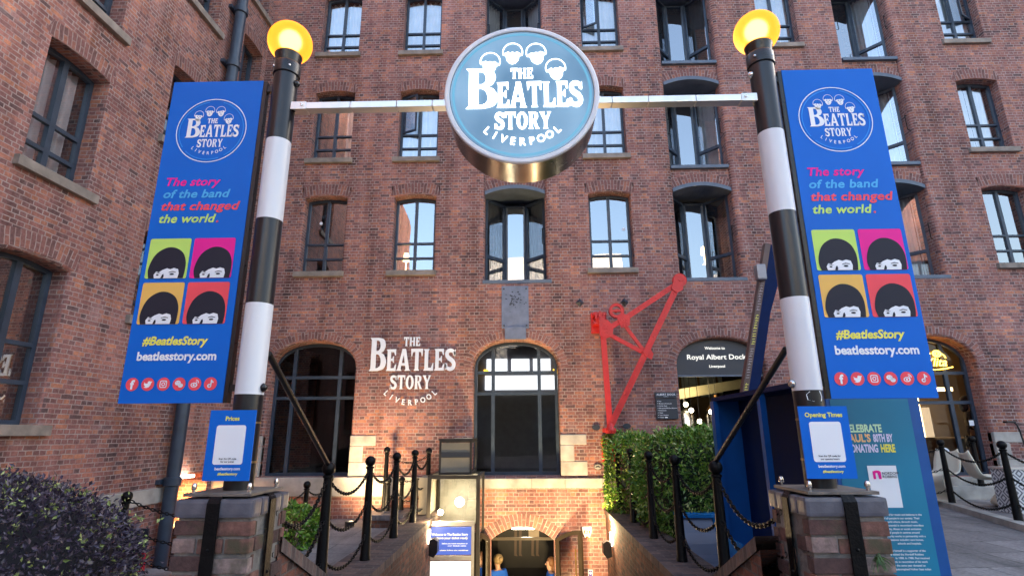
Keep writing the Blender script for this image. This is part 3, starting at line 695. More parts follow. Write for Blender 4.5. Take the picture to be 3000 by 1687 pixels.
# basement hall behind the door
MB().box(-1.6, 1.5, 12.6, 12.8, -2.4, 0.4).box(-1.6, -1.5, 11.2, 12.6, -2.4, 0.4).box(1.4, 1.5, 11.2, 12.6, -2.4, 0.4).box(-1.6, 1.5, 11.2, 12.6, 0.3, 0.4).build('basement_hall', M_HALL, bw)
# raised terrace with its kerb on the right
tk = MB(); KP = [(5.85, 5.6), (6.45, 7.75), (7.2, 10.15), (7.38, 10.74)]
for (a, b), (c, d) in zip(KP, KP[1:]):
    tk.face([(a, b, 0.33), (20, b, 0.33), (20, d, 0.33), (c, d, 0.33)])
tk.build('terrace', M_PAVE, kind='structure')
kb = MB()
for (a, b), (c, d) in zip(KP, KP[1:]): kb.obox((a, b, 0.295), (c, d, 0.295), 0.16, 0.10)
kb.build('kerb', M_STONE, kind='structure', bevel=0.01)
MB().box(7.42, 14, 10.55, 10.74, 0.33, 0.55).build('terrace_step', M_STONE, kind='structure', bevel=0.01)

# ------------------------------------------------------------------ stair parapets
def parapet(name, x0, x1, lab):
    t = thing(name, lab, 'wall', ((x0 + x1) / 2, 7.5, 0))
    b = MB(); b.box(x0 + 0.02, x1 - 0.02, 5.25, 10.74, -2.5, 0.09)
    P = [(3.72, -2.5), (5.25, -2.5), (5.25, 0.09), (3.72, 0.80)]
    for xx in (x0 + 0.02, x1 - 0.02): b.face([(xx, y, z) for y, z in P])
    b.face([(x0 + 0.02, 3.72, 0.80), (x1 - 0.02, 3.72, 0.80), (x1 - 0.02, 5.25, 0.09), (x0 + 0.02, 5.25, 0.09)])
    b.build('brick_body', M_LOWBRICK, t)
    c = MB(); n = 0
    def quad(y0, z0, y1, z1):
        A = [(x0, y0, z0), (x1, y0, z0), (x1, y1, z1), (x0, y1, z1)]
        L = math.hypot(y1 - y0, z1 - z0)
        c.face(A, uv=[(0, y0), (x1 - x0, y0), (x1 - x0, y0 + L), (0, y0 + L)])
        for xx in (x0, x1): c.face([(xx, y0, z0 - 0.085), (xx, y1, z1 - 0.085), (xx, y1, z1), (xx, y0, z0)], uv=[(0, y0), (0, y0 + L), (0.085, y0 + L), (0.085, y0)])
    quad(3.72, 0.88, 5.25, 0.17); quad(5.25, 0.17, 10.74, 0.17)
    c.build('coping', M_DARKBRICK, t)
    return t
parapet('parapet_wall', -2.06, -1.55, 'dark brick parapet with bollards on the left of the basement stairs')
parapet('parapet_wall', 1.42, 1.93, 'dark brick parapet with bollards on the right of the basement stairs')
t = thing('cross_wall', 'low brick cross wall with blue grey coping behind the left bollards', 'wall', (-2.4, 10.1, 0))
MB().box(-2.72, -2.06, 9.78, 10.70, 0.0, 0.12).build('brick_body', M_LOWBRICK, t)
cm = MB()
for k in range(9): cm.box(-2.75 + 0.077 * k, -2.676 + 0.077 * k, 9.74, 10.72, 0.12, 0.205)
cm.build('coping', M_CAP, t, bevel=0.012)

MB().box(-8.0, 34.0, 16.0, 16.3, -2.6, 13.2).box(-8.0, 34.0, 10.81, 16.3, 13.2, 13.5).box(34.0, 34.2, 10.8, 16.3, -2.6, 13.2).box(-8.2, -8.0, 10.81, 16.3, -2.6, 13.2).build('shell', M_BRICK, bw)
# wing roof and rear, so that no daylight leaks into its rooms
MB().box(-9.0, -8.8, -7.6, 10.8, -2.6, 13.2).box(-9.0, -6.6, -7.6, 10.8, 13.2, 13.5).box(-9.0, -6.6, -7.8, -7.6, -2.6, 13.2).build('shell', M_BRICK, bwg)
# what stands across the yard behind the viewer and shows only as reflections
ob_ = thing('opposite_block', 'long low dark brick block across the yard behind the viewer', 'building', (0, -20, 0))
MB().box(-12, 40, -26, -20, -0.5, 6.6).build('wall', plain('dark_yard_wall', (0.03, 0.032, 0.03), 0.9, var=0.4, scale=0.5), ob_)
MB().box(-12.3, 40.3, -26.3, -19.8, 6.6, 7.0).build('roof', M_SLATE, ob_)
for k in range(10): MB().box(-9 + 4.8 * k, -7.4 + 4.8 * k, -19.998, -19.9, 1.2, 3.4).build('window', M_STEEL, ob_)
M_PALE = plain('pale_render', (0.72, 0.72, 0.74), 0.8, var=0.05)
pb = thing('pale_block', 'tall pale rendered block far behind the viewer', 'building', (12, -50, 0))
MB().box(-9, 30, -62, -50, -0.5, 22).build('wall', M_PALE, pb); MB().box(-4, 14, -62, -52, 22, 26).build('roof', M_PALE, pb)
for k in range(9):
    for j in range(5): MB().box(-6 + 4 * k, -3.6 + 4 * k, -49.99, -49.9, 3 + 3.6 * j, 5 + 3.6 * j).build('window', M_SLATE, pb)

# ------------------------------------------------------------------ lettering of the logo (drawn glyphs)
def sm(pts, n=6):
    out = []
    for i in range(len(pts) - 1):
        p0, p1, p2, p3 = pts[max(0, i - 1)], pts[i], pts[i + 1], pts[min(len(pts) - 1, i + 2)]
        for k in range(n):
            t = k / n
            out.append(tuple(0.5 * (2 * b + (c - a) * t + (2 * a - 5 * b + 4 * c - d) * t * t + (3 * b - a - 3 * c + d) * t ** 3) for a, b, c, d in zip(p0, p1, p2, p3)))
    return out + [pts[-1]]
def ell(cx, cy, a, b, n=24, a0=0, a1=360): return [(cx + a * math.cos(R(a0 + (a1 - a0) * k / n)), cy + b * math.sin(R(a0 + (a1 - a0) * k / n))) for k in range(n + (0 if a1 - a0 == 360 else 1))]
def strokepoly(path, ws):
    L, Rr = [], []
    for i, p in enumerate(path):
        a, b = Vector(path[max(0, i - 1)]), Vector(path[min(len(path) - 1, i + 1)]); t = (b - a).normalized()
        L.append((p[0] - t.y * ws[i] / 2, p[1] + t.x * ws[i] / 2)); Rr.append((p[0] + t.y * ws[i] / 2, p[1] - t.x * ws[i] / 2))
    return L + Rr[::-1]
def stem(x, w=0.2, sf=0.06): return [(x - sf, 0), (x, 0.09), (x, 0.91), (x - sf, 1), (x + w + sf, 1), (x + w, 0.91), (x + w, 0.09), (x + w + sf, 0)]
_sp = sm([(0.545, 0.70), (0.50, 0.86), (0.33, 0.93), (0.15, 0.87), (0.11, 0.71), (0.22, 0.57), (0.42, 0.45), (0.52, 0.29), (0.46, 0.12), (0.29, 0.065), (0.11, 0.13), (0.055, 0.31)])
_sw = [0.13 + 0.09 * math.sin(math.pi * k / (len(_sp) - 1)) for k in range(len(_sp))]
GL = {
 'T': (0.70, [[(0, 1.02), (0.02, 0.68), (0.07, 0.68), (0.11, 0.86), (0.25, 0.88), (0.25, 0.09), (0.19, 0), (0.51, 0), (0.45, 0.09), (0.45, 0.88), (0.59, 0.86), (0.63, 0.68), (0.68, 0.68), (0.70, 1.02)]]),
 'H': (0.74, [[(0, 0), (0.05, .09), (0.05, .91), (0, 1), (.30, 1), (.25, .91), (.25, .57), (.49, .57), (.49, .91), (.44, 1), (.74, 1), (.69, .91), (.69, .09), (.74, 0), (.44, 0), (.49, .09), (.49, .46), (.25, .46), (.25, .09), (.30, 0)]]),
 'E': (0.58, [[(0, 0), (.06, .09), (.06, .91), (0, 1), (.55, 1.01), (.55, .72), (.50, .72), (.44, .87), (.26, .88), (.26, .57), (.36, .58), (.40, .68), (.44, .68), (.44, .38), (.40, .38), (.36, .46), (.26, .46), (.26, .12), (.45, .13), (.53, .30), (.58, .30), (.57, -.01)]]),
 'A': (0.76, [[(-.03, 0), (.04, .08), (.29, .98), (.28, 1.02), (.50, 1.02), (.72, .08), (.80, 0), (.46, 0), (.52, .08), (.49, .24), (.26, .24), (.23, .08), (.28, 0)], [(.29, .36), (.46, .36), (.38, .74)]]),
 'L': (0.58, [[(0, 0), (.06, .09), (.06, .91), (0, 1), (.33, 1), (.27, .91), (.27, .13), (.45, .14), (.53, .34), (.58, .34), (.57, -.01)]]),
 'B': (0.66, [[(0, 0), (.06, .07), (.06, .93), (0, 1)] + sm([(.34, 1), (.54, .95), (.61, .77), (.54, .60), (.44, .55)], 4) + sm([(.56, .49), (.66, .28), (.57, .07), (.34, 0)], 4), [(.25, .60)] + sm([(.33, .60), (.40, .67), (.41, .78), (.37, .89), (.30, .92)], 3) + [(.25, .92)], [(.25, .09)] + sm([(.33, .09), (.42, .15), (.45, .28), (.40, .44), (.31, .50)], 3) + [(.25, .50)]]),
 'S': (0.60, [strokepoly(_sp, _sw), [(0.61, 0.99), (0.60, 0.68), (0.55, 0.66), (0.50, 0.84)], [(0.0, 0.0), (0.005, 0.34), (0.06, 0.35), (0.10, 0.15)]]),
 'O': (0.72, [ell(.36, .5, .36, .52), ell(.36, .5, .15, .40)]),
 'R': (0.70, [[(0, 0), (.06, .08), (.06, .92), (0, 1)] + sm([(.34, 1), (.56, .94), (.62, .74), (.56, .57), (.46, .51)], 4) + [(.62, .10), (.72, 0), (.48, 0), (.30, .46), (.26, .46), (.26, .08), (.32, 0)], [(.26, .56)] + sm([(.33, .56), (.41, .64), (.42, .77), (.37, .89), (.30, .91)], 3) + [(.26, .91)]]),
 'Y': (0.70, [[(-.03, 1), (.03, .92), (.26, .46), (.26, .09), (.20, 0), (.52, 0), (.46, .09), (.46, .46), (.66, .92), (.73, 1), (.46, 1), (.52, .92), (.39, .63), (.24, .92), (.30, 1)]])}
def word(s, x, y, h, w, gap=0.06):
    """drawn glyphs fitted into width w; returns list of (glyph index groups of splines)"""
    tot = sum(GL[c][0] for c in s) + gap * (len(s) - 1); k = w / tot; out = []; cx = 0
    for c in s:
        gs = [[(x + (cx + p[0]) * k, y + p[1] * h) for p in sp] for sp in GL[c][1]]
        out.append((c, gs)); cx += GL[c][0] + gap
    return out
def arcword(s, r, cy, a0, a1, size):
    """plain capitals along the lower arc"""
    res = []
    for i, ch in enumerate(s):
        a = R(a0 + (a1 - a0) * i / (len(s) - 1)); res.append((ch, (r * math.sin(a), cy - r * math.cos(a)), a))
    return res
HEADS = [(-.415, .49, -6), (-.115, .63, -2), (.195, .62, 8), (.45, .375, 6)]
def head_splines(cx, cy, rot, r=0.145):
    ca, sa = math.cos(R(rot)), math.sin(R(rot)); T = lambda p: (cx + (p[0] * ca - p[1] * sa) * r, cy + (p[0] * sa + p[1] * ca) * r)
    hair = strokepoly(ell(0, -.05, .90, .95, 20, -22, 202), [0.085] * 21)
    face = [(-.60, -.12), (-.40, -.02), (-.22, -.14), (-.02, -.02), (.2, -.12), (.42, .0), (.62, -.14), (.76, -.22), (.74, -.44), (.60, -.52), (.53, -.92), (.28, -1.24), (0, -1.34), (-.28, -1.24), (-.53, -.92), (-.60, -.52), (-.74, -.42), (-.75, -.2)]
    eyes = [ell(-.27, -.36, .15, .07, 8), ell(.27, -.36, .15, .07, 8), ell(0, -.98, .2, .05, 8), [(-.05, -.45), (.08, -.72), (-.1, -.72)]]
    return [[T(p) for p in hair]], [[T(p) for p in face]] + [[T(p) for p in e] for e in eyes]
def logo_into(mb, O, sc, ex=(1, 0, 0), ez=(0, 0, 1), heads=True, ext=0.0, arcsize=0.135, m=0):
    put = lambda sps: mb.flat(shape_geo(sps, ext / sc if ext else 0), O, ex, ez, sc, m=m) if not ext else mb.flat(([Vector((p[0], p[1], p[2] * sc)) for p in shape_geo(sps, ext / sc)[0]], shape_geo(sps, ext / sc)[1]), O, ex, ez, sc, m=m)
    for w in (word('B', -.73, -.225, .60, .42), word('EATLES', -.325, -.215, .375, 1.11, .05), word('THE', -.145, .215, .155, .295), word('STORY', -.35, -.53, .245, .72)):
        for c, gs in w:
            if c == 'S':
                put([gs[0]]); put([gs[1]]); put([gs[2]])
            else: put(gs)
    for ch, (x, y), a in arcword('LIVERPOOL', .73, -.03, -41, 41, arcsize):
        g = text_geo(ch, 0.018, 0, 'CENTER')
        ca, sa = math.cos(a), math.sin(a)
        vs = [Vector((x + (p[0] * ca - p[1] * sa) * arcsize * 0.9, y + (p[0] * sa + p[1] * ca) * arcsize, 0)) for p in g[0]]
        mb.flat((vs, g[1]), O, ex, ez, sc, m=m)
    if heads:
        for cx, cy, rt_ in HEADS:
            h, f = head_splines(cx, cy, rt_); put(h); put(f)
    return mb
def ringgeo(r0, r1, n=48, a0=0, a1=360): 
    if a1 - a0 == 360: return shape_geo([ell(0, 0, r1, r1, n), ell(0, 0, r0, r0, n)])
    return shape_geo([ell(0, 0, r1, r1, n, a0, a1) + ell(0, 0, r0, r0, n, a0, a1)[::-1]])
def txt(mb, s, x, z, y, size, bold=0.0, shear=0.0, align='LEFT', sp=1.0, width=None, m=0):
    g = text_geo(s, bold, shear, align, sp)
    sx = size
    if width:
        w = max(p[0] for p in g[0]) - min(p[0] for p in g[0]); sx = width / w
    return mb.flat(g, (x, y, z), (1, 0, 0), (0, 0, 1), size, sx=sx, m=m)
def rrect(x0, x1, z0, z1, r, n=4):
    return [(cx + r * math.cos(R(a0 + 90 * k / n)), cz + r * math.sin(R(a0 + 90 * k / n))) for cx, cz, a0 in ((x1 - r, z1 - r, 0), (x0 + r, z1 - r, 90), (x0 + r, z0 + r, 180), (x1 - r, z0 + r, 270)) for k in range(n + 1)]

M_BULB = emit('beacon_bulb', (1.0, 0.84, 0.52), 0.85)
# ------------------------------------------------------------------ piers, beacons
PX, PY = 1.79, 3.56
def pier(sx, lab):
    t = thing('brick_pier', lab, 'pier', (sx * PX, PY, 0))
    rng = random.Random(11 if sx < 0 else 12)
    b = MB(); x0, x1, y0, y1 = sx * PX - 0.222, sx * PX + 0.222, 3.315, 3.785
    core = MB().box(x0 + 0.014, x1 - 0.014, y0 + 0.014, y1 - 0.014, -0.1, 1.05).build('mortar_core', M_MORTAR, t)
    row = 0; z = 1.035
    while z > -0.05:
        h = 0.094
        for face in range(4):
            ln = x1 - x0 if face < 2 else y1 - y0
            n = (2, 3)[(row + face // 2) % 2] if face < 2 else (3, 2)[(row) % 2]
            cuts = [0] + sorted((k + rng.uniform(-.08, .08)) / n for k in range(1, n)) + [1]
            for a, c in zip(cuts, cuts[1:]):
                g = 0.008; p = rng.uniform(-.004, 0.014); dz = rng.uniform(-.007, .007)
                lo, hi = a * ln + (g if a else 0), c * ln - (g if c < 1 else 0)
                za, zb = z - h + 0.009 + dz, z - 0.009 + dz
                if face == 0: b.box(x0 + lo, x0 + hi, y0 - p + .006, y0 + 0.06, za, zb)
                elif face == 1: b.box(x0 + lo, x0 + hi, y1 - 0.06, y1 + p - .006, za, zb)
                elif face == 2: b.box(x0 - p + .006, x0 + 0.06, y0 + lo + .061, y0 + hi - .061 if hi - lo > .13 else y0 + hi, za, zb)
                else: b.box(x1 - 0.06, x1 + p - .006, y0 + lo + .061, y0 + hi - .061 if hi - lo > .13 else y0 + hi, za, zb)
        z -= h; row += 1
    b.build('brickwork', M_PIERBRICK, t, bevel=0.011)
    c = MB(); xa, xb, ya, yb = x0 - 0.008, x1 + 0.008, y0 - 0.01, y1 + 0.01
    for k in range(2):
        c.box(xa + (xb - xa) * k / 2 + 0.001, xa + (xb - xa) * (k + 1) / 2 - 0.001, ya, ya + 0.11, 1.045, 1.148)
        c.box(xa + (xb - xa) * k / 2 + 0.001, xa + (xb - xa) * (k + 1) / 2 - 0.001, yb - 0.11, yb, 1.045, 1.148)
    for k in range(3):
        y = ya + 0.112 + (yb - ya - 0.224) * k / 3
        c.box(xa, (xa + xb) / 2, y, y + (yb - ya - 0.224) / 3 - 0.003, 1.045, 1.148).box((xa + xb) / 2, xb, y, y + (yb - ya - 0.224) / 3 - 0.003, 1.045, 1.148)
    c.build('cap', M_CAP, t, bevel=0.022)
    inx = x1 if sx < 0 else x0; sg = 1 if sx < 0 else -1
    s = MB(); cx = sx * PX + (0.0 if sx < 0 else 0.015)
    s.box(cx - 0.037, cx + 0.037, ya - 0.014, ya - 0.004, -0.1, 1.125); s.box(cx - 0.037, cx + 0.037, ya + 0.012, ya + 0.16, 1.150, 1.160)
    s.add([(cx + a, y, z) for y, z in ((ya - .014, 1.125), (ya + .012, 1.160), (ya + .012, 1.150), (ya - .004, 1.125)) for a in (-.037, .037)], [(0, 1, 3, 2), (4, 6, 7, 5)])
    for zz in (0.35, 0.62, 0.88): s.sphere((cx, ya - 0.014, zz), 0.010, 8, 4)
    s.build('iron_strap', M_IRON, t)
    s = MB(); ix = inx + sg * 0.018; y = PY - 0.02
    s.box(min(ix, ix - sg * .01), max(ix, ix - sg * .01), y - 0.037, y + 0.037, -0.1, 1.125); a, d = sorted((ix - sg * 0.026, ix - sg * 0.17)); s.box(a, d, y - 0.037, y + 0.037, 1.150, 1.160)
    s.add([(ix - sg * u, y + v, z) for u, z in ((0, 1.125), (.026, 1.160), (.026, 1.150), (.01, 1.125)) for v in (-.037, .037)], [(0, 1, 3, 2), (4, 6, 7, 5)])
    for zz in (0.45, 0.72): s.sphere((ix, y, zz), 0.010, 8, 4)
    s.build('iron_strap', M_IRON, t)
    return t
pier(-1, 'old brick pier with iron straps under the left striped pole'); pier(1, 'old brick pier with iron straps under the right striped pole')

def beacon(sx, lab):
    x = sx * PX; t = thing('striped_beacon', lab, 'beacon', (x, PY, 1.16))
    r = 0.0875
    pl = MB(); pl.box(x - 0.2, x + 0.2, PY - 0.24, PY + 0.2, 1.160, 1.178); pl.build('base_plate', M_PLATE, t, bevel=0.003)
    for dx, dy in ((-.165, -.195), (.165, -.195), (-.165, .16), (.165, .16)):
        b = MB(); b.lathe([(0.011, 0), (0.011, 0.03)], (x + dx, PY + dy, 1.178), 6); b.lathe([(0.014, 0.018), (0.015, 0.022), (0.015, 0.04), (0.010, 0.052), (0.0001, 0.056)], (x + dx, PY + dy, 1.178), 10)
        b.build('bolt', M_CHROME, t, smooth_angle=40)
    def sec(z0, z1, mat, nm):
        MB().lathe([(r, z0), (r, z1)], (x, PY, 0), 40).build(nm, mat, t, smooth_angle=40)
    sec(1.178, 1.755, M_POLEBLACK, 'black_band'); sec(1.755, 2.354, M_POLEWHITE, 'white_band'); sec(2.354, 2.958, M_POLEBLACK, 'black_band'); sec(2.958, 3.577, M_POLEWHITE, 'white_band'); sec(3.577, 4.22, M_POLEBLACK, 'black_band')
    MB().lathe([(0.093, 4.13), (0.098, 4.135), (0.098, 4.225), (0.093, 4.235), (0.086, 4.235), (0.092, 4.27), (0.102, 4.315), (0.0001, 4.315)], (x, PY, 0), 36).build('collar', M_BLACK, t, smooth_angle=35)
    for dx in (-.07, .05): MB().sphere((x + dx, PY - 0.075 if dx > 0 else PY - 0.07, 4.18), 0.012, 8, 5).build('screw', M_CHROME, t)
    MB().sphere((x, PY, 4.435), 0.164, 40, 24, 0.97).build('globe', M_GLOBE, t, smooth=True); MB().sphere((x, PY, 4.45), 0.075, 20, 14).build('bulb', M_BULB, t, smooth=True)
    # side knobs
    for zz, dx in ((1.80, -sx * 0.095), (3.85, -sx * 0.09), (4.06, -sx * 0.09)):
        MB().lathe([(0.022, -0.012), (0.03, 0.0), (0.022, 0.014), (0.012, 0.024), (0.0001, 0.026)] if dx > 0 else [(0.0001, -0.026), (0.012, -0.024), (0.022, -0.014), (0.03, 0), (0.022, 0.012)], (x + dx * 0.98, PY - 0.01, zz), 14, axis='X').build('knob', M_CHROME if sx > 0 else M_BLACK, t, smooth=True)
    # bands that hold the small sign
    for zz in (1.34, 1.58):
        MB().lathe([(r + 0.001, -0.006), (r + 0.003, -0.005), (r + 0.003, 0.005), (r + 0.001, 0.006)], (x, PY, zz), 40).build('clip_band', plain('brass_band', (0.35, 0.24, 0.12), 0.35, metal=0.8), t, smooth_angle=40)
    # stay rod down to the first bollard
    ex_ = -1.79 if sx < 0 else 1.68
    MB().tube([(x - sx * 0.07, PY + 0.06, 2.03), (ex_, 5.16, 1.235)], 0.022, 12).build('stay_rod', M_BLACK, t, smooth_angle=40)
    l = bpy.data.lights.new('beacon_light', 'POINT'); l.energy = 1.0; l.color = (1, 0.6, 0.2); l.shadow_soft_size = 0.07
    lo = bpy.data.objects.new('beacon_light', l); COL.objects.link(lo); lo.parent = t; lo.location = (0, -0.0, 4.435 - 1.16)
    return t
bL = beacon(-1, 'black and white striped pole with lit amber globe, on the left'); bR = beacon(1, 'black and white striped pole with lit amber globe, on the right')
g = shape_geo([[(-.045, -.02), (-.05, .012), (-.03, .03), (.04, .034), (.05, .0), (.042, -.028), (-.012, -.03)]])
st = MB(); st.add(g[0], g[1], 0, lambda p: Vector((PX + 0.0895 * math.sin(p[0] / .0895 - 0.02), PY - 0.0895 * math.cos(p[0] / .0895 - 0.02), 1.715 + p[1])))
st.build('torn_sticker', M_WHITE, bR)

# ------------------------------------------------------------------ banners
def icon_splines(k):
    if k == 0: return None
    if k == 1: return [[(-.55, .28), (-.3, .1), (-.02, .08), (.0, .32), (.18, .42), (.38, .34), (.6, .36), (.46, .16), (.42, -.1), (.2, -.4), (-.12, -.5), (-.5, -.4), (-.25, -.28), (-.46, -.14), (-.52, .06), (-.42, .02)]]
    if k == 2: return [rrect(-.48, .48, -.48, .48, .2), rrect(-.37, .37, -.37, .37, .13), ell(0, 0, .25, .25, 16), ell(0, 0, .15, .15, 16)]
    if k == 3: return [ell(-.16, .14, .4, .32, 18)]
    if k == 4: return [ell(-.06, -.14, .46, .32, 20), ell(-.1, -.14, .3, .2, 16), ell(-.1, -.14, .14, .13, 12)]
    if k == 5: return [[(.02, .55), (.18, .55), (.24, .38), (.44, .26), (.44, .1), (.18, .2), (.16, -.26)] + ell(-.1, -.26, .26, .26, 12, 0, -270) + [(-.1, -.14)] + ell(-.1, -.26, .12, .12, 8, 90, -180 + 180)[0:1] + [(.02, -.22)]]
QUAD = [M_LIME, M_PINK, M_ORANGE, M_CORAL]
def banner(x0, x1, arm_to, lab):
    z0, z1 = 1.705, 4.095; c = (x0 + x1) / 2
    t = thing('blue_banner_sign', lab, 'banner sign', (c, PY, z0))
    yf = 3.548
    MB().box(x0, x1, yf, yf + 0.022, z0, z1).build('panel', M_BLUE, t)
    inner = x1 if arm_to < x0 or x1 < 0 else x0
    fm_ = MB(); xi, xo = (x1, x1 + 0.03) if x1 < 0 else (x0 - 0.03, x0)
    fm_.box(xi + 0.001, xo - 0.001, yf + 0.004, yf + 0.05, z0 + 0.0, z1 - 0.005)
    sg = 1 if x1 < 0 else -1
    for zz in (1.80, 4.03): fm_.box(min(xi if sg > 0 else xo, arm_to), max(xi if sg > 0 else xo, arm_to), yf + 0.01, yf + 0.045, zz - 0.022, zz + 0.022)
    for k in range(9):
        zz = z0 + 0.12 + k * 0.27; fm_.sphere(((xo if sg > 0 else xi), yf + 0.02, zz), 0.007, 6, 4)
    fm_.build('side_frame', M_BLACK, t)
    y = yf - 0.003
    lg = MB(); O = (c, y, 3.68); sc = 0.262
    lg.flat(ringgeo(0.975, 1.0), O, sc=sc); logo_into(lg, O, sc); lg.build('logo', M_WHITE, t)
    rg = MB(); rg.flat(ringgeo(.895, .925, 40, 100, 215), O, sc=sc); rg.flat(ringgeo(.895, .925, 40, -60, 75), O, sc=sc); rg.flat(ringgeo(.895, .925, 40, 225, 290), O, sc=sc); rg.build('logo_ring', M_RINGBLUE, t)
    for s, z, mt, w in (('The story', 3.236, M_PINK, 0.396), ('of the band', 3.142, M_SKY, 0.482), ('that changed', 3.047, M_CORAL, 0.565), ('the world', 2.953, M_LIME, 0.405)):
        txt(MB(), s, x0 + 0.062, z, y, 0.088, 0.026, 0.2, width=w, sp=1.04).build('slogan', mt, t)
    txt(MB(), '.', x0 + 0.062 + 0.412, 2.953, y, 0.088, 0.034, 0.2).build('slogan', M_CORAL, t)
    for q in range(4):
        a = x0 + 0.033 + (q % 2) * 0.312; zt = 2.833 - (q // 2) * 0.319
        MB().flat(shape_geo([rrect(a, a + 0.29, zt - 0.29, zt, 0.014)]), (0, y, 0)).build('portrait_square', QUAD[q], t)
        sh = 0.03 * (q % 2) - 0.01 * (q // 2)
        U = lambda p: (a + (p[0] + sh) * 0.29, zt - 0.29 + p[1] * 0.29)
        hair = sm([(.10, .003), (.06, .18), (.09, .38), (.17, .57), (.30, .70), (.48, .775), (.68, .75), (.85, .63), (.94, .42), (.95, .20), (.93, .003)], 4)
        MB().flat(shape_geo([[U(p) for p in hair]]), (0, y - 0.002, 0)).build('portrait_hair', M_INK, t)
        fc = MB()
        fl = -1 if q in (1, 3) else 1
        face = [(.24, .004), (.22, .09), (.27, .17), (.34, .15), (.41, .205), (.52, .25), (.60, .225), (.69, .255), (.79, .225), (.82, .12), (.80, .004)]
        shad = [(.37, .004), (.39, .07), (.36, .11), (.44, .17), (.50, .12), (.49, .004)]
        fc.flat(shape_geo([[U(p) for p in face]]), (0, y - 0.004, 0)); fc.build('portrait_face', M_WHITE, t)
        dk = MB(); dk.flat(shape_geo([[U(p) for p in ((.40, .004), (.43, .09), (.46, .11), (.475, .05), (.46, .004))]]), (0, y - 0.006, 0)); dk.flat(shape_geo([[U(p) for p in ((.25, .135), (.33, .145), (.39, .12), (.33, .125))]]), (0, y - 0.006, 0)); dk.flat(shape_geo([[U(p) for p in ell(.66, .10, .055, .022, 10)]]), (0, y - 0.006, 0)); dk.flat(shape_geo([[U(p) for p in ell(.315, .085, .035, .018, 10)]]), (0, y - 0.006, 0)); dk.flat(shape_geo([[U(p) for p in ((.58, .15), (.66, .175), (.75, .155), (.75, .14), (.66, .155), (.58, .135))]]), (0, y - 0.006, 0)); dk.build('portrait_shadow', M_INK, t)
    txt(MB(), '#BeatlesStory', c - 0.03, 2.085, y, 0.079, 0.034, 0.2, 'CENTER', width=0.442).build('hashtag', M_YELLOW, t)
    txt(MB(), 'beatlesstory.com', c + 0.0, 1.983, y, 0.079, 0.034, 0.0, 'CENTER', width=0.532).build('web_address', M_WHITE, t)
    for k in range(6):
        X, Z = x0 + 0.076 + k * 0.1035, 1.827
        MB().flat(shape_geo([ell(X, Z, .0425, .0425, 28)]), (0, y, 0)).build('icon_disc', M_CORAL, t)
        gb = MB(); S = 0.0425
        if k == 0: txt(gb, 'f', X, Z - 0.029, y - 0.002, 0.078, 0.04, 0, 'CENTER')
        else:
            put = lambda sp, e=0.0: gb.flat(shape_geo([[(X + p[0] * S * 1.15, Z + p[1] * S * 1.15) for p in s] for s in sp]), (0, y - 0.002 - e, 0))
            if k == 5:
                put([[(.02, .55), (.17, .55), (.24, .38), (.42, .28), (.42, .1), (.18, .2), (.18, -.28), (.02, -.28)]]); put([ell(-.1, -.26, .28, .26, 16), ell(-.1, -.26, .12, .11, 12)])
            else: put(icon_splines(k))
            if k == 2: put([ell(.26, .26, .06, .06, 8)])
            if k == 3: put([ell(.24, -.2, .34, .27, 18)]); 
            if k == 4: put([strokepoly(ell(.1, .1, .42, .42, 8, 0, 85), [.1] * 9)]); put([strokepoly(ell(.1, .1, .22, .22, 6, 0, 85), [.09] * 7)])
        gb.build('icon', M_WHITE, t)
        if k == 3:
            ev = MB()
            for ex2, ez2, rr in ((-.3, .22, .055), (-.04, .22, .055), (.14, -.12, .045), (.34, -.12, .045)): ev.flat(shape_geo([ell(X + ex2 * S * 1.15, Z + ez2 * S * 1.15, rr * S, rr * S, 8)]), (0, y - 0.004, 0))
            ev.build('icon_eye', M_CORAL, t)
    return t
banner(-2.64, -1.955, -1.87, 'tall blue banner with slogan and four portraits, left of the left pole')
banner(1.928, 2.592, 1.87, 'tall blue banner with slogan and four portraits, right of the right pole')

def small_sign(x0, x1, title, l1, l2, lab):
    z0, z1 = 1.24, 1.652; c = (x0 + x1) / 2; yf = 3.40
    t = thing('small_blue_sign', lab, 'sign', (c, yf, z0))
    MB().box(x0, x1, yf, yf + 0.008, z0, z1).build('panel', M_BLUE, t)
    MB().box(c - 0.05, c + 0.05, yf + 0.008, 3.475, 1.325, 1.345).box(c - 0.05, c + 0.05, yf + 0.008, 3.475, 1.565, 1.585).build('bracket', M_IRON, t)
    y = yf - 0.002
    txt(MB(), title, c + 0.0, z1 - 0.062, y, 0.036, 0.03, 0, 'CENTER').build('heading', M_YELLOW, t)
    w = (x1 - x0) * 0.645
    MB().flat(shape_geo([rrect(c - w / 2, c + w / 2, 1.333, 1.562, 0.015)]), (0, y, 0)).build('white_card', M_WHITE, t)
    tm = MB(); txt(tm, l1, c, 1.362, y - 0.002, 0.0145, 0.02, 0, 'CENTER'); txt(tm, l2, c, 1.345, y - 0.002, 0.0145, 0.02, 0, 'CENTER'); tm.build('small_print', M_INK, t)
    txt(MB(), 'beatlesstory.com', c + 0.005, 1.302, y, 0.0225, 0.03, 0, 'CENTER').build('web_address', M_WHITE, t)
    txt(MB(), '#beatlesstory', c + 0.008, 1.273, y, 0.0215, 0.03, 0.2, 'CENTER').build('hashtag', M_YELLOW, t)
small_sign(-1.936, -1.653, 'Prices', 'Scan the QR code', 'for our prices', 'small blue sign headed Prices, low on the left pole')
small_sign(1.638, 1.928, 'Opening Times', 'Scan the QR code for', 'our opening hours', 'small blue sign headed Opening Times, low on the right pole')

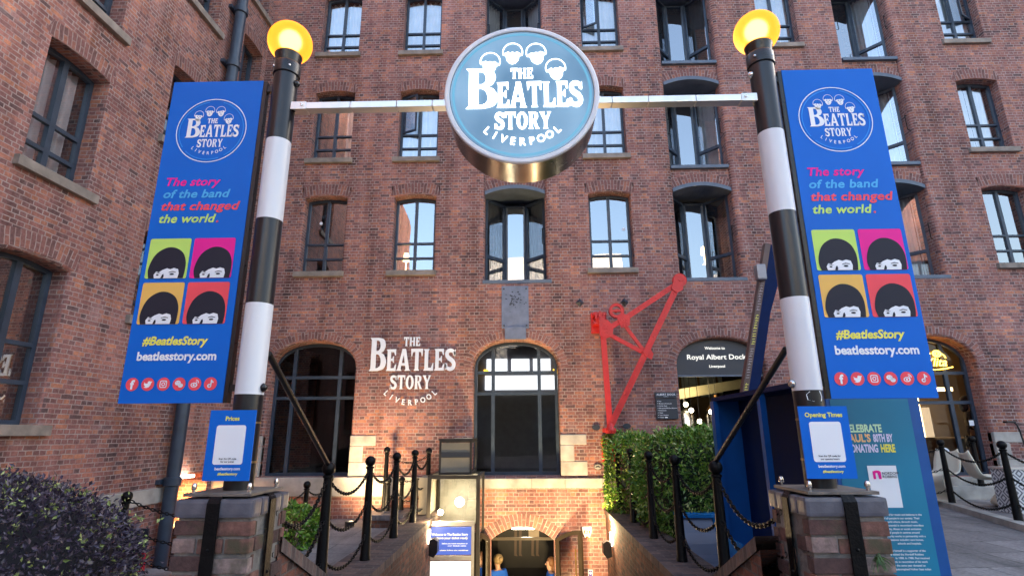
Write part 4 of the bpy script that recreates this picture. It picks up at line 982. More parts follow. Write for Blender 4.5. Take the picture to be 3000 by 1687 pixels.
# ------------------------------------------------------------------ crossbar and round sign
cb = thing('crossbar', 'pale metal crossbar between the two striped poles', 'crossbar', (0, 3.56, 3.8))
for sg in (-1, 1):
    for a, b in ((0.50, 0.66), (0.664, 0.925), (0.929, 1.27), (1.274, 1.60)):
        x0, x1 = sorted((sg * a, sg * b)); MB().box(x0, x1, 3.525, 3.60, 3.835, 3.886).build('bar_section', M_ALU, cb, bevel=0.003)
    x0, x1 = sorted((sg * 1.60, sg * 1.73)); MB().box(x0, x1, 3.52, 3.605, 3.829, 3.891).build('end_clamp', M_ALU, cb, bevel=0.004)
    MB().lathe([(0.0001, -0.012), (0.009, -0.011), (0.011, 0.0)], (sg * 1.63, 3.52, 3.862), 10, axis='Y').build('bolt', M_CHROME, cb)
    MB().tube([(sg * 0.50, 3.56, 3.96), (sg * 0.62, 3.56, 3.885)], 0.004, 6).build('tie_wire', M_ALU, cb)
RZ, RR = 3.845, 0.548
sg_ = thing('round_sign', 'large round lit sign with band logo hanging from the crossbar', 'sign', (0, 3.56, RZ - RR))
MB().lathe([(RR - 0.004, 3.42), (RR, 3.424), (RR, 3.715), (RR - 0.004, 3.72), (0.0001, 3.72)], (0, 0, RZ), 96, axis='Y').build('drum', M_DRUM, sg_, smooth_angle=35)
MB().lathe([(RR - 0.032, 3.412), (RR - 0.032, 3.398), (RR - 0.026, 3.393), (RR - 0.004, 3.393), (RR + 0.003, 3.398), (RR + 0.003, 3.42)], (0, 0, RZ), 96, axis='Y').build('rim', M_POLEWHITE, sg_, smooth_angle=35)
MB().flat(shape_geo([ell(0, 0, RR - 0.03, RR - 0.03, 72)]), (0, 3.404, RZ)).build('face', M_FACE, sg_)
MB().flat(ringgeo(RR - 0.068, RR - 0.050, 72, -90, 270), (0, 3.402, RZ)).build('sky_ring', M_FACERING, sg_)
MB().flat(ringgeo(RR - 0.036, RR - 0.03, 72), (0, 3.402, RZ)).build('dark_ring', M_SLATE, sg_)  # thin dark ring between the rim and the face
lm = MB(); logo_into(lm, (0, 3.400, RZ + 0.0), 0.545, arcsize=0.15); lm.build('lit_lettering', M_SIGNTEXT, sg_)

# ------------------------------------------------------------------ signs on the brick
wl = MB()
def putw(ws):
    for c, gs in ws:
        for grp in ([[g] for g in gs] if c == 'S' else [gs]):
            g = shape_geo(grp, 0.012); wl.flat(g, (0, 10.776, 0))
putw(word('B', -3.085, 2.718, 0.66, 0.335)); putw(word('EATLES', -2.745, 2.718, 0.425, 1.37, .05)); putw(word('THE', -2.415, 3.208, 0.178, 0.33)); putw(word('STORY', -2.65, 2.362, 0.265, 0.80))
for ch, (x, y), a in arcword('LIVERPOOL', .74, 0, -43, 43, .12):
    g = text_geo(ch, 0.03, 0, 'CENTER', 1.0, 0.05); ca, sa = math.cos(a), math.sin(a)
    wl.flat(([Vector((-2.245 + x + (p[0] * .125 * ca - p[1] * .145 * sa), 2.795 + y + (p[0] * .125 * sa + p[1] * .145 * ca), p[2] * .2)) for p in g[0]], g[1]), (0, 10.782, 0))
tag(wl.build('wall_lettering', M_WHITE, None, origin=(-2.2, 10.78, 2.0)), 'raised white band name letters fixed to the brick wall', 'lettering')

ws = thing('arched_sign', 'dark grey arched welcome sign filling the top of the third arch', 'sign', (3.84, 11.0, 2.61))
s0, s1 = ARCH[2]
lp = [(s0 + .01, 2.61), (s1 - .01, 2.61)] + loop_open(s0 + .01, s1 - .01, 2.61, AZ, ARISE - 0.01, 20, True)[2:]
g = shape_geo([lp], 0.02); MB().flat(g, (0, 10.98, 0)).build('panel', M_SLATE, ws)
MB().box(s0 + .01, s1 - .01, 10.955, 10.999, 2.575, 2.608).build('bottom_edge', M_LINTEL, ws)
tx = MB(); txt(tx, 'Welcome to', 3.80, 3.112, 10.955, 0.079, 0.018, 0, 'CENTER', width=.40); txt(tx, 'Royal Albert Dock', 3.81, 2.915, 10.955, 0.138, 0.013, 0, 'CENTER', width=1.17); txt(tx, 'Liverpool', 3.81, 2.752, 10.955, 0.075, 0.018, 0, 'CENTER', width=.31)
tx.build('lettering', M_DIRTXT, ws)
dr = thing('directory_sign', 'slate grey directory board listing places, beside the arched entrance', 'sign', (2.7, 10.76, 1.76))
MB().box(2.50, 2.905, 10.74, 10.80, 2.155, 2.265).build('header_panel', M_SLATE, dr, bevel=0.004); MB().box(2.505, 2.91, 10.755, 10.80, 1.76, 2.148).build('panel', M_SLATE, dr, bevel=0.004)
tx = MB(); txt(tx, 'ALBERT DOCK', 2.703, 2.203, 10.737, 0.05, 0.02, 0, 'CENTER', 1.1); txt(tx, '· LIVERPOOL ·', 2.703, 2.175, 10.737, 0.018, 0.01, 0, 'CENTER')
for k, s in enumerate(('Bars', 'Museum of Liverpool', 'Hartley Quay', 'Merseyside Maritime Museum', 'Restaurants', 'Shops', 'Tate Liverpool', 'Toilets')):
    txt(tx, s, 2.56, 2.085 - 0.043 * k, 10.752, 0.028, 0.012); tx.flat(shape_geo([[(0, 0), (.014, .008), (0, .016)]]), (2.535, 10.752, 2.087 - 0.043 * k))
tx.box(2.66, 2.71, 10.751, 10.753, 1.782, 1.802); tx.build('lettering', M_WHITE, dr)
def oval(x, z, lab, ring):
    mb = MB(); o_ = ell(x, z, .075, .052, 28)
    g = shape_geo([o_], 0.012); mb.flat(g, (0, 10.785, 0)); o = mb.build('oval_plaque', M_SLATE if not ring else M_STONE, None, origin=(x, 10.79, z)); tag(o, lab, 'plaque')
    if ring:
        r = MB(); r.flat(shape_geo([o_, ell(x, z, .066, .044, 28)]), (0, 10.771, 0)); r.flat(shape_geo([[(x - .066, z), (x - .03, z + .006), (x - .02, z + .03), (x, z + .012), (x + .02, z + .03), (x + .03, z + .006), (x + .066, z), (x + .03, z - .012), (x, z - .004), (x - .03, z - .012)]]), (0, 10.771, 0)); r.build('relief', M_SLATE, o)
oval(1.345, 1.615, 'blank grey oval plaque just left of the crane foot', False); oval(1.93, 1.635, 'blank grey oval plaque right of the crane foot, above the hedge', False); oval(1.345, 0.90, 'pale oval plaque with dark relief, low beside the hedge', True)

# ------------------------------------------------------------------ red jib crane
cr = thing('jib_crane', 'red painted iron jib crane fixed to the brick wall', 'crane', (1.5, 10.6, 1.6))
CY_ = 10.42
def bar(a, b, w, name, d=0.05, y=CY_): MB().obox((a[0], y, a[1]), (b[0], y, b[1]), w, d, (0, 1, 0)).build(name, M_RED, cr, bevel=0.004)
bar((1.50, 3.70), (1.555, 1.66), 0.105, 'post'); bar((1.58, 1.66), (3.02, 4.30), 0.115, 'jib_strut', 0.05, CY_ - .002); bar((1.56, 3.42), (1.90, 3.62), 0.10, 'tie_bar', 0.045, CY_ + .01)
bar((1.90, 3.62), (3.00, 4.33), 0.10, 'tie_bar', 0.045, CY_ + .012)
bar((1.60, 3.36), (2.36, 2.93), 0.075, 'brace', 0.04, CY_ + .02); bar((1.92, 3.55), (2.32, 2.95), 0.065, 'brace', 0.04, CY_ + .024)
for pts, nm in (([(1.44, 3.62), (1.60, 3.62), (1.72, 3.50), (1.68, 3.30), (1.52, 3.24), (1.44, 3.32)], 'gusset_plate'), ([(1.78, 3.68), (1.90, 3.76), (2.04, 3.66), (2.02, 3.50), (1.86, 3.46)], 'gusset_plate'), ([(2.22, 3.02), (2.38, 3.06), (2.44, 2.95), (2.40, 2.85), (2.30, 2.90)], 'gusset_plate'), ([(2.88, 4.22), (2.94, 4.40), (3.06, 4.52), (3.14, 4.50), (3.10, 4.20), (2.98, 4.14)], 'gusset_plate')):
    g = shape_geo([pts], 0.008); MB().flat(g, (0, CY_ - 0.036, 0)).build(nm, M_RED, cr)
for x, z, r_ in ((1.79, 3.80, 0.145), (3.06, 4.40, 0.135)):
    MB().lathe([(r_ * .62, -.03), (r_ * .95, -.03), (r_, -.04), (r_, -.02), (r_ * .9, 0), (r_, .02), (r_, .04), (r_ * .62, .03), (r_ * .62, -.03)], (x, CY_, z), 28, axis='Y', cap=False).lathe([(.03, -.06), (.035, .05)], (x, CY_, z), 10, axis='Y').box(x - r_ * .7, x + r_ * .7, CY_ - .02, CY_ + .02, z - .02, z + .02).build('pulley', M_RED, cr, smooth_angle=40)
rb = MB()
for a, b, n in (((1.58, 1.66), (3.02, 4.30), 22), ((1.95, 3.65), (2.95, 4.30), 9)):
    for k in range(n):
        u = (k + .5) / n; rb.sphere((a[0] + (b[0] - a[0]) * u, CY_ - 0.03, a[1] + (b[1] - a[1]) * u), .011, 6, 4)
for x, z in [(1.50 + .05 * (k % 3), 3.30 + .07 * (k // 3)) for k in range(12)] + [(1.86 + .05 * (k % 3), 3.52 + .05 * (k // 3)) for k in range(9)] + [(2.30 + .04 * (k % 2), 2.92 + .04 * (k // 2)) for k in range(4)]: rb.sphere((x, CY_ - .046, z), .010, 6, 4)
rb.build('rivet', M_RED, cr)
bk = MB(); bk.box(1.33, 1.63, 10.70, 10.80, 3.43, 3.83); bk.box(1.35, 1.61, 10.50, 10.70, 3.74, 3.80).box(1.35, 1.61, 10.50, 10.70, 3.56, 3.62); bk.lathe([(.09, 3.60), (.10, 3.62), (.10, 3.68), (.07, 3.70), (.07, 3.74)], (1.48, 10.55, 0), 16); bk.box(1.38, 1.42, 10.48, 10.5, 3.66, 3.8).box(1.46, 1.50, 10.48, 10.5, 3.66, 3.82).box(1.54, 1.58, 10.48, 10.5, 3.66, 3.8)
bk.build('wall_bracket', M_RED, cr, bevel=0.006)
fb = MB(); fb.box(1.43, 1.68, 10.70, 10.80, 1.0, 1.42); fb.box(1.45, 1.66, 10.40, 10.70, 1.52, 1.60); fb.lathe([(.08, 1.50), (.09, 1.56), (.05, 1.68)], (1.56, CY_, 0), 14)
fb.build('foot_bracket', M_RED, cr, bevel=0.006)

# ------------------------------------------------------------------ bollards and chains
def bollard_mesh(h, r=0.048):
    mb = MB(); mb.lathe([(r * 1.25, 0), (r * 1.22, 0.03), (r * 1.12, 0.05), (r * 0.78, h - 0.15), (r * 0.78, h - .145), (r * 1.0, h - 0.138), (r * 1.0, h - 0.122), (r * .7, h - .115)], (0, 0, 0), 14)
    return mb
def make_bollard(loc, h, lab, group, levels, sc=1.0):
    t = thing('bollard', lab, 'bollard', loc, group)
    x, y, z = loc
    mb = bollard_mesh(h); mb.v = [v + Vector(loc) for v in mb.v]; mb.build('shaft', M_IRON, t, smooth_angle=30)
    MB().sphere((x, y, z + h - 0.062), 0.06, 16, 10).build('ball_finial', M_IRON, t, smooth=True)
    return t
def chain(a, b, sag, lab, group, pitch=0.042):
    a, b = Vector(a), Vector(b); L = (b - a).length; n = max(6, int(L * (1 + 2.5 * (sag / L) ** 2) / pitch))
    mb = MB(); P = []
    for k in range(n + 1):
        u = k / n; p = a.lerp(b, u); p.z -= sag * 4 * u * (1 - u); P.append(p)
    for k in range(n):
        p, q = P[k], P[k + 1]; t = (q - p).normalized(); m = (p + q) / 2
        s = t.cross(Vector((0, 0, 1))); s = (s.normalized() if s.length > .01 else Vector((1, 0, 0))); u = s.cross(t)
        w = (s if k % 2 else u); hl = pitch * 0.66; hw = 0.0135
        ring = [m + t * (hl * cx) + w * (hw * cy) for cx, cy in ((1, .0), (.72, .8), (0, 1), (-.72, .8), (-1, 0), (-.72, -.8), (0, -1), (.72, -.8))]
        mb.tube(ring, 0.0062, 5, closed=True)
    c = mb.build('chain', M_IRON, None, origin=(a + b) / 2, smooth=True)
    return tag(c, lab, 'chain', group)
ORD = ['nearest', 'second', 'third', 'fourth', 'farthest']
LV = (0.93, 0.60, 0.26); LN = ('top', 'middle', 'bottom')
rowL = [(-1.79, 5.17), (-1.79, 6.55), (-1.79, 7.89), (-1.80, 9.23), (-1.80, 10.55)]
rowR = [(1.67, 5.10), (1.67, 6.48), (1.67, 7.83), (1.67, 9.18), (1.67, 10.50)]
first = None
for side, row in (('left', rowL), ('right', rowR)):
    for k, (x, y) in enumerate(row):
        lab = f'{ORD[k]} of the five tall black bollards on the {side} stair parapet'
        if first is None: first = make_bollard((x, y, 0.17), 1.10, lab, 'tall bollards on the stair parapets', LV)
        else: dup(first, (x, y, 0.17), lab)
    sx = -1 if side == 'left' else 1
    pts = [(sx * 1.585, 3.62)] + row
    for k in range(len(pts) - 1):
        for v, nm in zip(LV, LN):
            za = 0.17 + v if k else (0.86, 0.62, 0.40)[LN.index(nm)] + 0.17
            where = f'from the {side} pier down to the nearest parapet bollard' if k == 0 else f'between the {ORD[k-1]} and {ORD[k]} bollard of the {side} parapet'
            chain((pts[k][0], pts[k][1] + .05, za), (pts[k + 1][0], pts[k + 1][1] - .05, 0.17 + v), 0.17 if k else 0.20, f'{nm} chain {where}', 'chains of the stair parapets')
p6 = dup(first, (-2.60, 10.62, 0.19), 'tall black bollard on the low cross wall near the lift')
for v, nm in zip(LV, LN): chain((-2.55, 10.62, 0.19 + v), (-1.85, 10.56, 0.17 + v), 0.11, f'{nm} chain from the cross wall bollard to the farthest left parapet bollard', 'chains of the cross wall')
# shorter bollards on the paving along the light well
low = None; GLOW = 'short bollards round the light well'
rowS = [((-3.66, 10.70, 0), 'short bollard right against the wall, below the left arched window'), ((-3.63, 9.50, 0), 'short bollard on the paving in front of the left arched window'), ((-3.70, 8.2, 0), 'short bollard at the light well corner behind the left pier'),
        ((-2.47, 10.3, 0.0), 'short bollard behind the cross wall, the left one of the close pair'), ((-2.25, 10.42, 0.0), 'short bollard behind the cross wall, the right one of the close pair'), ((-4.62, 6.62, 0.12), 'short bollard behind the purple bush beside the light well')]
for loc, lab in rowS:
    if low is None: low = make_bollard(loc, 0.77, lab, GLOW, ())
    else: dup(low, loc, lab)
for (a, b, wh) in (((-3.66, 10.65), (-3.63, 9.55), 'between the two short bollards by the left arched window'), ((-3.63, 9.45), (-3.70, 8.25), 'from the paving bollard to the light well corner')):
    for v, nm in zip((0.62, 0.40, 0.17), LN): chain((a[0], a[1], v), (b[0], b[1], v), 0.12, f'{nm} chain {wh}', 'chains round the light well')
for v, nm in zip((0.72, 0.42, 0.16), LN): chain((-4.57, 6.62, 0.06 + v), (-3.0, 6.7, v - 0.05), 0.14, f'{nm} chain from the bollard behind the purple bush to the left pier side', 'chains by the purple bush')
# bollards of the terrace kerb
GK = 'bollards along the terrace kerb'
kr = None
for loc, lab in (((7.19, 10.02, 0.28), 'tall bollard on the kerb in front of the cafe doors'), ((6.63, 8.08, 0.28), 'tall bollard on the kerb beside the patterned planter'), ((6.08, 6.15, 0.28), 'tall bollard on the kerb closest to the viewer'), ((8.2, 10.62, 0.33), 'tall bollard at the wall end of the terrace')):
    dup(first, loc, lab, GK)
for (a, b, wh) in (((7.19, 9.97), (6.63, 8.13), 'between the cafe door bollard and the planter bollard'), ((6.63, 8.03), (6.08, 6.2), 'from the planter bollard towards the viewer'), ((7.14, 10.02), (5.7, 10.6), 'from the cafe door bollard towards the blue kiosk')):
    for v, nm in zip(LV, LN): chain((a[0], a[1], .28 + v), (b[0], b[1], .28 + v), 0.16, f'{nm} chain {wh}', 'chains along the terrace kerb')

# ------------------------------------------------------------------ foliage
def leaf_cloud(n, sampler, size, rng, narrow=0.5):
    mb = MB()
    for _ in range(n):
        p, nrm = sampler(rng)
        d = Vector((rng.gauss(0, 1), rng.gauss(0, 1), rng.gauss(0, 1))).normalized(); d = (d + nrm * 0.9).normalized()
        s = d.cross(Vector((rng.gauss(0, 1), rng.gauss(0, 1), rng.gauss(0, 1)))).normalized(); u = s.cross(d)
        L = size * rng.uniform(.6, 1.35); w = L * narrow
        a, m, t = p, p + d * L * .5, p + d * L - u * L * .12
        mb.face([a, m + s * w * .5 + u * L * .06, t]); i = len(mb.v)
        mb.v.append(m - s * w * .5 + u * L * .06); mb.f.append((i - 3, i - 1, i))
    return mb
def blob_sampler(c, rad, sq=2.6, lump=0.10, zmin=None):
    """points in the outer shell of a clipped, uneven superellipsoid"""
    seeds = [Vector((random.gauss(0, 1), random.gauss(0, 1), random.gauss(0, 1))).normalized() for _ in range(26)]
    amps = [random.uniform(-lump, lump) for _ in seeds]
    def f(rng):
        while True:
            d = Vector((rng.gauss(0, 1), rng.gauss(0, 1), rng.gauss(0, 1))).normalized()
            k = (abs(d.x) ** sq + abs(d.y) ** sq + abs(d.z) ** sq) ** (-1 / sq)
            bump = 1 + sum(a * max(0, d.dot(s)) ** 8 for s, a in zip(seeds, amps))
            r = k * bump * (1 - abs(rng.gauss(0, .07)) + max(0, rng.gauss(0, .04)))
            if rng.random() < 0.10: r *= rng.uniform(.6, 1)
            p = Vector((c[0] + d.x * r * rad[0], c[1] + d.y * r * rad[1], c[2] + d.z * r * rad[2]))
            if zmin is not None and p.z < zmin: continue
            nn = Vector((d.x / rad[0], d.y / rad[1], d.z / rad[2])).normalized()
            return p, nn
    return f
def twigs(c, rad, n, rng, z0):
    mb = MB()
    for _ in range(n):
        d = Vector((rng.gauss(0, .6), rng.gauss(0, .6), abs(rng.gauss(0, 1)) + .3)).normalized(); b = Vector((c[0] + rng.gauss(0, rad[0] * .3), c[1] + rng.gauss(0, rad[1] * .3), z0))
        e = Vector((c[0] + d.x * rad[0] * .85, c[1] + d.y * rad[1] * .85, c[2] + d.z * rad[2] * .8)); mb.tube([b, b.lerp(e, .5) + Vector((rng.gauss(0, .03), rng.gauss(0, .03), .04)), e], [.014, .009, .003], 5)
    return mb
rng = random.Random(3)
M_PURPLE = leaf('purple_leaf', [(0, (0.030, 0.024, 0.040)), (0.5, (0.060, 0.046, 0.078)), (0.80, (0.10, 0.078, 0.105)), (0.93, (0.135, 0.10, 0.11)), (0.95, (0.20, 0.26, 0.07)), (1.0, (0.40, 0.46, 0.16))], 0.33)
ph = thing('purple_bush', 'dense clipped dark purple bush with lime new leaves, lower left corner', 'bush', (-4.4, 4.5, 0))
s1 = blob_sampler((-4.75, 4.75, 0.46), (1.46, 1.05, 0.76), 2.1, .15, 0.0)
mbp = leaf_cloud(27000, s1, 0.042, rng, .55)
mbp.build('foliage', M_PURPLE, ph)
M_LIMELEAF = leaf('new_lime_leaf', [(0, (0.16, 0.22, 0.06)), (0.5, (0.30, 0.37, 0.11)), (1, (0.50, 0.52, 0.22))], 0.4)
def tufts(samp, n, per, size, spread):
    mb = MB()
    for _ in range(n):
        p0, n0 = samp(rng); q = rng.randint(per // 2, per)
        lcl = leaf_cloud(q, lambda r: (p0 + n0 * .03 + Vector((r.gauss(0, spread), r.gauss(0, spread), r.gauss(0, spread))), n0), size, rng, .5)
        i = len(mb.v); mb.v += lcl.v; mb.f += [tuple(a + i for a in f) for f in lcl.f]
    return mb
tufts(s1, 330, 8, .036, .022).build('new_leaf_tips', M_LIMELEAF, ph)
twigs((-4.7, 4.75, .5), (1.4, 1.0, .75), 60, rng, 0).build('branch', M_WOOD, ph)
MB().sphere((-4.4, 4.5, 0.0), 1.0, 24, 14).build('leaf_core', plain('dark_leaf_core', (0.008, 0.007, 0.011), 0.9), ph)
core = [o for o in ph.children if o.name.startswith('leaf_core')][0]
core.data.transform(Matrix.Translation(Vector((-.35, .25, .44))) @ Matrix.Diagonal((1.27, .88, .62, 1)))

M_GREEN = leaf('hedge_leaf', [(0, (0.03, 0.085, 0.011)), (0.35, (0.08, 0.185, 0.018)), (0.7, (0.165, 0.29, 0.032)), (0.90, (0.26, 0.38, 0.055)), (0.96, (0.36, 0.38, 0.13)), (1.0, (0.50, 0.47, 0.20))], 0.30)
gh = thing('green_hedge', 'glossy green hedge beside the right stair parapet', 'hedge', (2.35, 9.0, 0))
s2 = blob_sampler((2.66, 9.22, 0.70), (0.90, 1.16, 0.83), 3.4, .20, 0.02)
s3 = blob_sampler((1.86, 10.32, 0.88), (0.48, 0.36, 0.66), 2.6, .22, 0.1)
lc = leaf_cloud(21000, s2, 0.068, rng, .45); l3 = leaf_cloud(5200, s3, 0.068, rng, .45); lc.add(l3.v, l3.f); lc.build('foliage', M_GREEN, gh); tufts(s2, 150, 12, .06, .04).build('pale_leaf_tips', M_LIMELEAF, gh)
twigs((2.6, 9.2, .7), (.9, 1.1, .8), 60, rng, 0).build('branch', M_WOOD, gh)
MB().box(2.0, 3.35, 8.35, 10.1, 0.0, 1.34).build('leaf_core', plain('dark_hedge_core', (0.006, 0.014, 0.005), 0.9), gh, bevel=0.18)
gp = thing('green_shrub', 'small glossy green shrub between the left pier and the bollards', 'shrub', (-3.25, 8.1, 0))
leaf_cloud(1500, blob_sampler((-3.28, 8.25, 0.2), (0.36, 0.4, 0.30), 2.2, .2, 0.0), 0.085, rng, .5).build('foliage', M_GREEN, gp)
twigs((-3.28, 8.25, .2), (.3, .35, .28), 12, rng, 0).build('branch', M_WOOD, gp)
fn = MB()
for k in range(44):
    a = rng.uniform(-1.3, 1.3); L = rng.uniform(.03, .075); b = Vector((1.915 + rng.gauss(0, .006), 3.312, 0.83 + rng.gauss(0, .012)))
    pts = [b + Vector((math.sin(a) * L * u, -.035 * u, .35 * L * u - L * .9 * u * u)) for u in (0, .33, .66, 1)]
    s = Vector((math.cos(a), 0, -math.sin(a))) * .0035
    for p, q in zip(pts, pts[1:]): fn.face([p - s, p + s, q + s * .8, q - s * .8])
tag(fn.build('fern', plain('fern_green', (0.045, 0.10, 0.02), 0.6, var=.4, scale=30), None, origin=(1.915, 3.31, .83)), 'small green fern growing out of the right pier brickwork', 'fern')

# ------------------------------------------------------------------ blue kiosk with the teal donation panel
kx0, kx1, ky0, ky1, kz0, kz1 = 2.45, 3.19, 4.60, 7.45, 0.06, 1.95
kk = thing('blue_kiosk', 'dark blue kiosk with an open hatch and a teal donation panel', 'kiosk', (2.8, 5.8, kz0))
MB().box(kx0 + .02, kx1, ky0 + .03, ky1, kz1 - .05, kz1).build('roof', M_NAVY, kk)
MB().box(kx0 + .35, kx1 - .002, ky0 + .03, ky1 - .06, kz0, kz1 - .05).build('cabin_wall', M_NAVY, kk)
MB().box(kx0, kx1, ky1 - .06, ky1, kz0, kz1 - .05).build('rear_panel', M_KBLUE, kk)
MB().box(kx0, kx0 + .06, ky0 + 1.28, ky0 + 1.36, kz0 + .05, kz1 - .05).build('corner_post', M_KBLUE, kk)
MB().box(kx0, kx0 + .06, ky1 - .12, ky1 - .061, kz0, kz1 - .05).build('corner_post', M_KBLUE, kk)
MB().box(kx0 - .03, kx1 + .02, ky0 - .02, ky1 + .02, kz0 - .04, kz0 + .05).build('base_plinth', M_PALEBLUE, kk)
MB().box(kx0 - .05, kx0 - .031, ky0 + 1.4, ky1 - .1, kz0 + .06, kz0 + .12).build('ledge', M_PALEBLUE, kk)
MB().box(kx0, kx1, ky0, ky0 + .028, kz0 + .05, kz1).build('front_panel', M_KBLUE, kk)
y = ky0 - .004
MB().box(kx0 + .03, kx1 - .085, y, ky0 + .001, kz0 + .08, kz1 - .19).build('teal_panel', M_TEAL, kk)
M_PGREEN = vinyl('pale_green_print', (0.60, 0.85, 0.55)); M_PORANGE = vinyl('soft_orange_print', (0.88, 0.55, 0.25)); M_PLILAC = vinyl('lilac_print', (0.72, 0.70, 0.90))
y -= .003
def fit(s, x0, x1, z, size, mt, b=.042): 
    g = text_geo(s, b, 0, 'LEFT'); xa = min(p[0] for p in g[0]); xb = max(p[0] for p in g[0]); sx = (x1 - x0) / (xb - xa)
    MB().flat(g, (x0 - xa * sx, y, z), sc=size, sx=sx).build('lettering', mt, kk)
fit('CELEBRATE', 2.555, 2.855, 1.502, 0.082, M_PGREEN); fit("PAUL'S", 2.555, 2.755, 1.427, 0.082, M_PORANGE); fit('80TH BY', 2.775, 2.93, 1.427, 0.082, M_PLILAC)
fit('DONATING', 2.555, 2.80, 1.348, 0.082, M_PLILAC); fit('HERE', 2.822, 2.935, 1.348, 0.082, M_YELLOW)
MB().flat(shape_geo([[(2.69, .935), (2.915, .935), (2.915, 1.245), (2.69, 1.245)]]), (0, y, 0)).build('white_card', M_WHITE, kk)
tx = MB(); txt(tx, 'NORDOFF', 2.795, 1.178, y - .002, .028, .012); txt(tx, 'ROBBINS', 2.795, 1.153, y - .002, .028, .012); tx.build('card_print', M_INK, kk)
g = shape_geo([[(2.725, 1.145), (2.745, 1.145), (2.745, 1.185)] + [(2.745 + .02 * (1 - math.cos(a)) * .5, 1.185 + .006 * math.sin(a)) for a in (.8, 1.6, 2.3)] + [(2.768, 1.145), (2.788, 1.145), (2.788, 1.2)] + [(2.757 + .031 * math.cos(R(a)), 1.195 + .015 * math.sin(R(a))) for a in (30, 60, 90, 120, 150)] + [(2.725, 1.205)]])
MB().flat(g, (0, y - .002, 0)).build('charity_mark', M_PINK, kk)
tx = MB()
LN_ = ['is a charity dedicated for music and believes in the', 'value of all people in our society. Their', 'vision is a world where, through music,', 'potential is recognised regardless', 'of disability, illness or social exclusion.', 'Thousands of people in centres around', 'the charity works in partnership with a', 'organisations including care homes,', 'schools and hospitals.', '', 'Paul himself is a supporter of the', 'and visited the Nordoff Robbins', 'in 1988. In 1988, Paul received', 'award, in recognition of his work', 'and in the same year donated an', 'autographed Hofner bass guitar.']
for k, s in enumerate(LN_):
    if s: txt(tx, s, 3.045 - .0 - (0.02 * (k % 3)), .878 - .0255 * k, y, .0205, .018, 0, 'RIGHT')
    if k in (9, 15): tx.build('small_print', M_WHITE, kk); tx = MB()
# leaning lettered board standing on the kiosk roof
lb = thing('leaning_board', 'tall narrow navy board with brown lettered edge, leaning behind the right pole', 'board', (2.75, 7.0, 1.95))
a, b = Vector((2.70, 7.0, 1.955)), Vector((3.235, 7.0, 3.95)); dd = (b - a).normalized(); sd_ = Vector((dd.z, 0, -dd.x))
def bp(u, s, yy): return a + dd * u + sd_ * s + Vector((0, yy, 0))
L = (b - a).length
mb = MB(); P = [bp(0, .07, -.01), bp(0, .20, -.01), bp(L * .55, .20, -.01), bp(L, .30, -.01), bp(L, .07, -.01)]; Q = [p + Vector((0, .06, 0)) for p in P]
mb.face(P); mb.face(Q[::-1]); [mb.face([P[k], Q[k], Q[(k + 1) % 5], P[(k + 1) % 5]]) for k in range(5)]; mb.build('board_face', M_NAVY, lb)
mb = MB(); P = [bp(0, 0, -.02), bp(0, .07, -.02), bp(L, .07, -.02), bp(L, 0, -.02)]; Q = [p + Vector((0, .10, 0)) for p in P]
mb.face(P); mb.face(Q[::-1]); [mb.face([P[k], Q[k], Q[(k + 1) % 4], P[(k + 1) % 4]]) for k in range(4)]; mb.build('edge_strip', M_BROWN, lb)
rng = random.Random(9)
for (u0, u1, mt, nm) in ((0.03, .14, M_YELLOW, 'painted_mark'), (.22, .62, vinyl('faded_white', (.4, .36, .36)), 'painted_mark'), (.66, 1.06, M_YELLOW, 'painted_mark'), (1.12, 1.66, vinyl('faded_pink', (.42, .34, .36)), 'painted_mark')):
    mb = MB(); u = u0
    while u < u1:
        h = rng.uniform(.018, .03); s0 = rng.uniform(.012, .02); s1_ = rng.uniform(.045, .06)
        mb.face([bp(u, s0, -.023), bp(u + .008, s0, -.023), bp(u + .02, s1_, -.023), bp(u + .012, s1_, -.023)])
        if rng.random() < .6: mb.face([bp(u + h * .5, s0 + .01, -.023), bp(u + h, s0 + .01, -.023), bp(u + h, s0 + .018, -.023), bp(u + h * .5, s0 + .018, -.023)])
        u += h + .012
    mb.build(nm, mt, lb)
lp_ = MB(); c = bp(1.62, -.02, -.07)
lp_.box(c.x - .07, c.x + .05, c.y - .06, c.y + .05, c.z - .11, c.z + .10).build('flood_lamp', plain('grey_lamp_body', (.22, .22, .25), .35, metal=.4), lb, bevel=.02)
# low curved blue bench
cbn = thing('curved_bench', 'low blue bench with a curved grey front, below the green hedge', 'bench', (2.2, 7.3, 0))
prof = [(7.98, 0.0), (7.98, 0.47), (7.72, 0.47), (7.66, .40), (7.55, .28), (7.38, .18), (7.15, .10), (6.9, .06), (6.7, .05), (6.7, 0)]
mb = MB(); x0, x1 = 1.99, 2.40
for (y0, z0), (y1, z1) in zip(prof[2:], prof[3:]): mb.face([(x0, y0, z0), (x1, y0, z0), (x1, y1, z1), (x0, y1, z1)])
mb.face([(x0, y_, z_) for y_, z_ in prof]); mb.face([(x1, y_, z_) for y_, z_ in prof][::-1]); mb.build('curved_front', M_GREYLAM, cbn)
MB().box(x0 - .005, 2.78, 7.66, 7.99, .44, .475).box(x1 + .021, 2.77, 7.7, 7.98, 0, .44).build('seat_top', M_PALEBLUE, cbn); MB().box(x1 + .001, x1 + .02, 6.7, 7.65, 0, .30).build('side_panel', M_PALEBLUE, cbn)

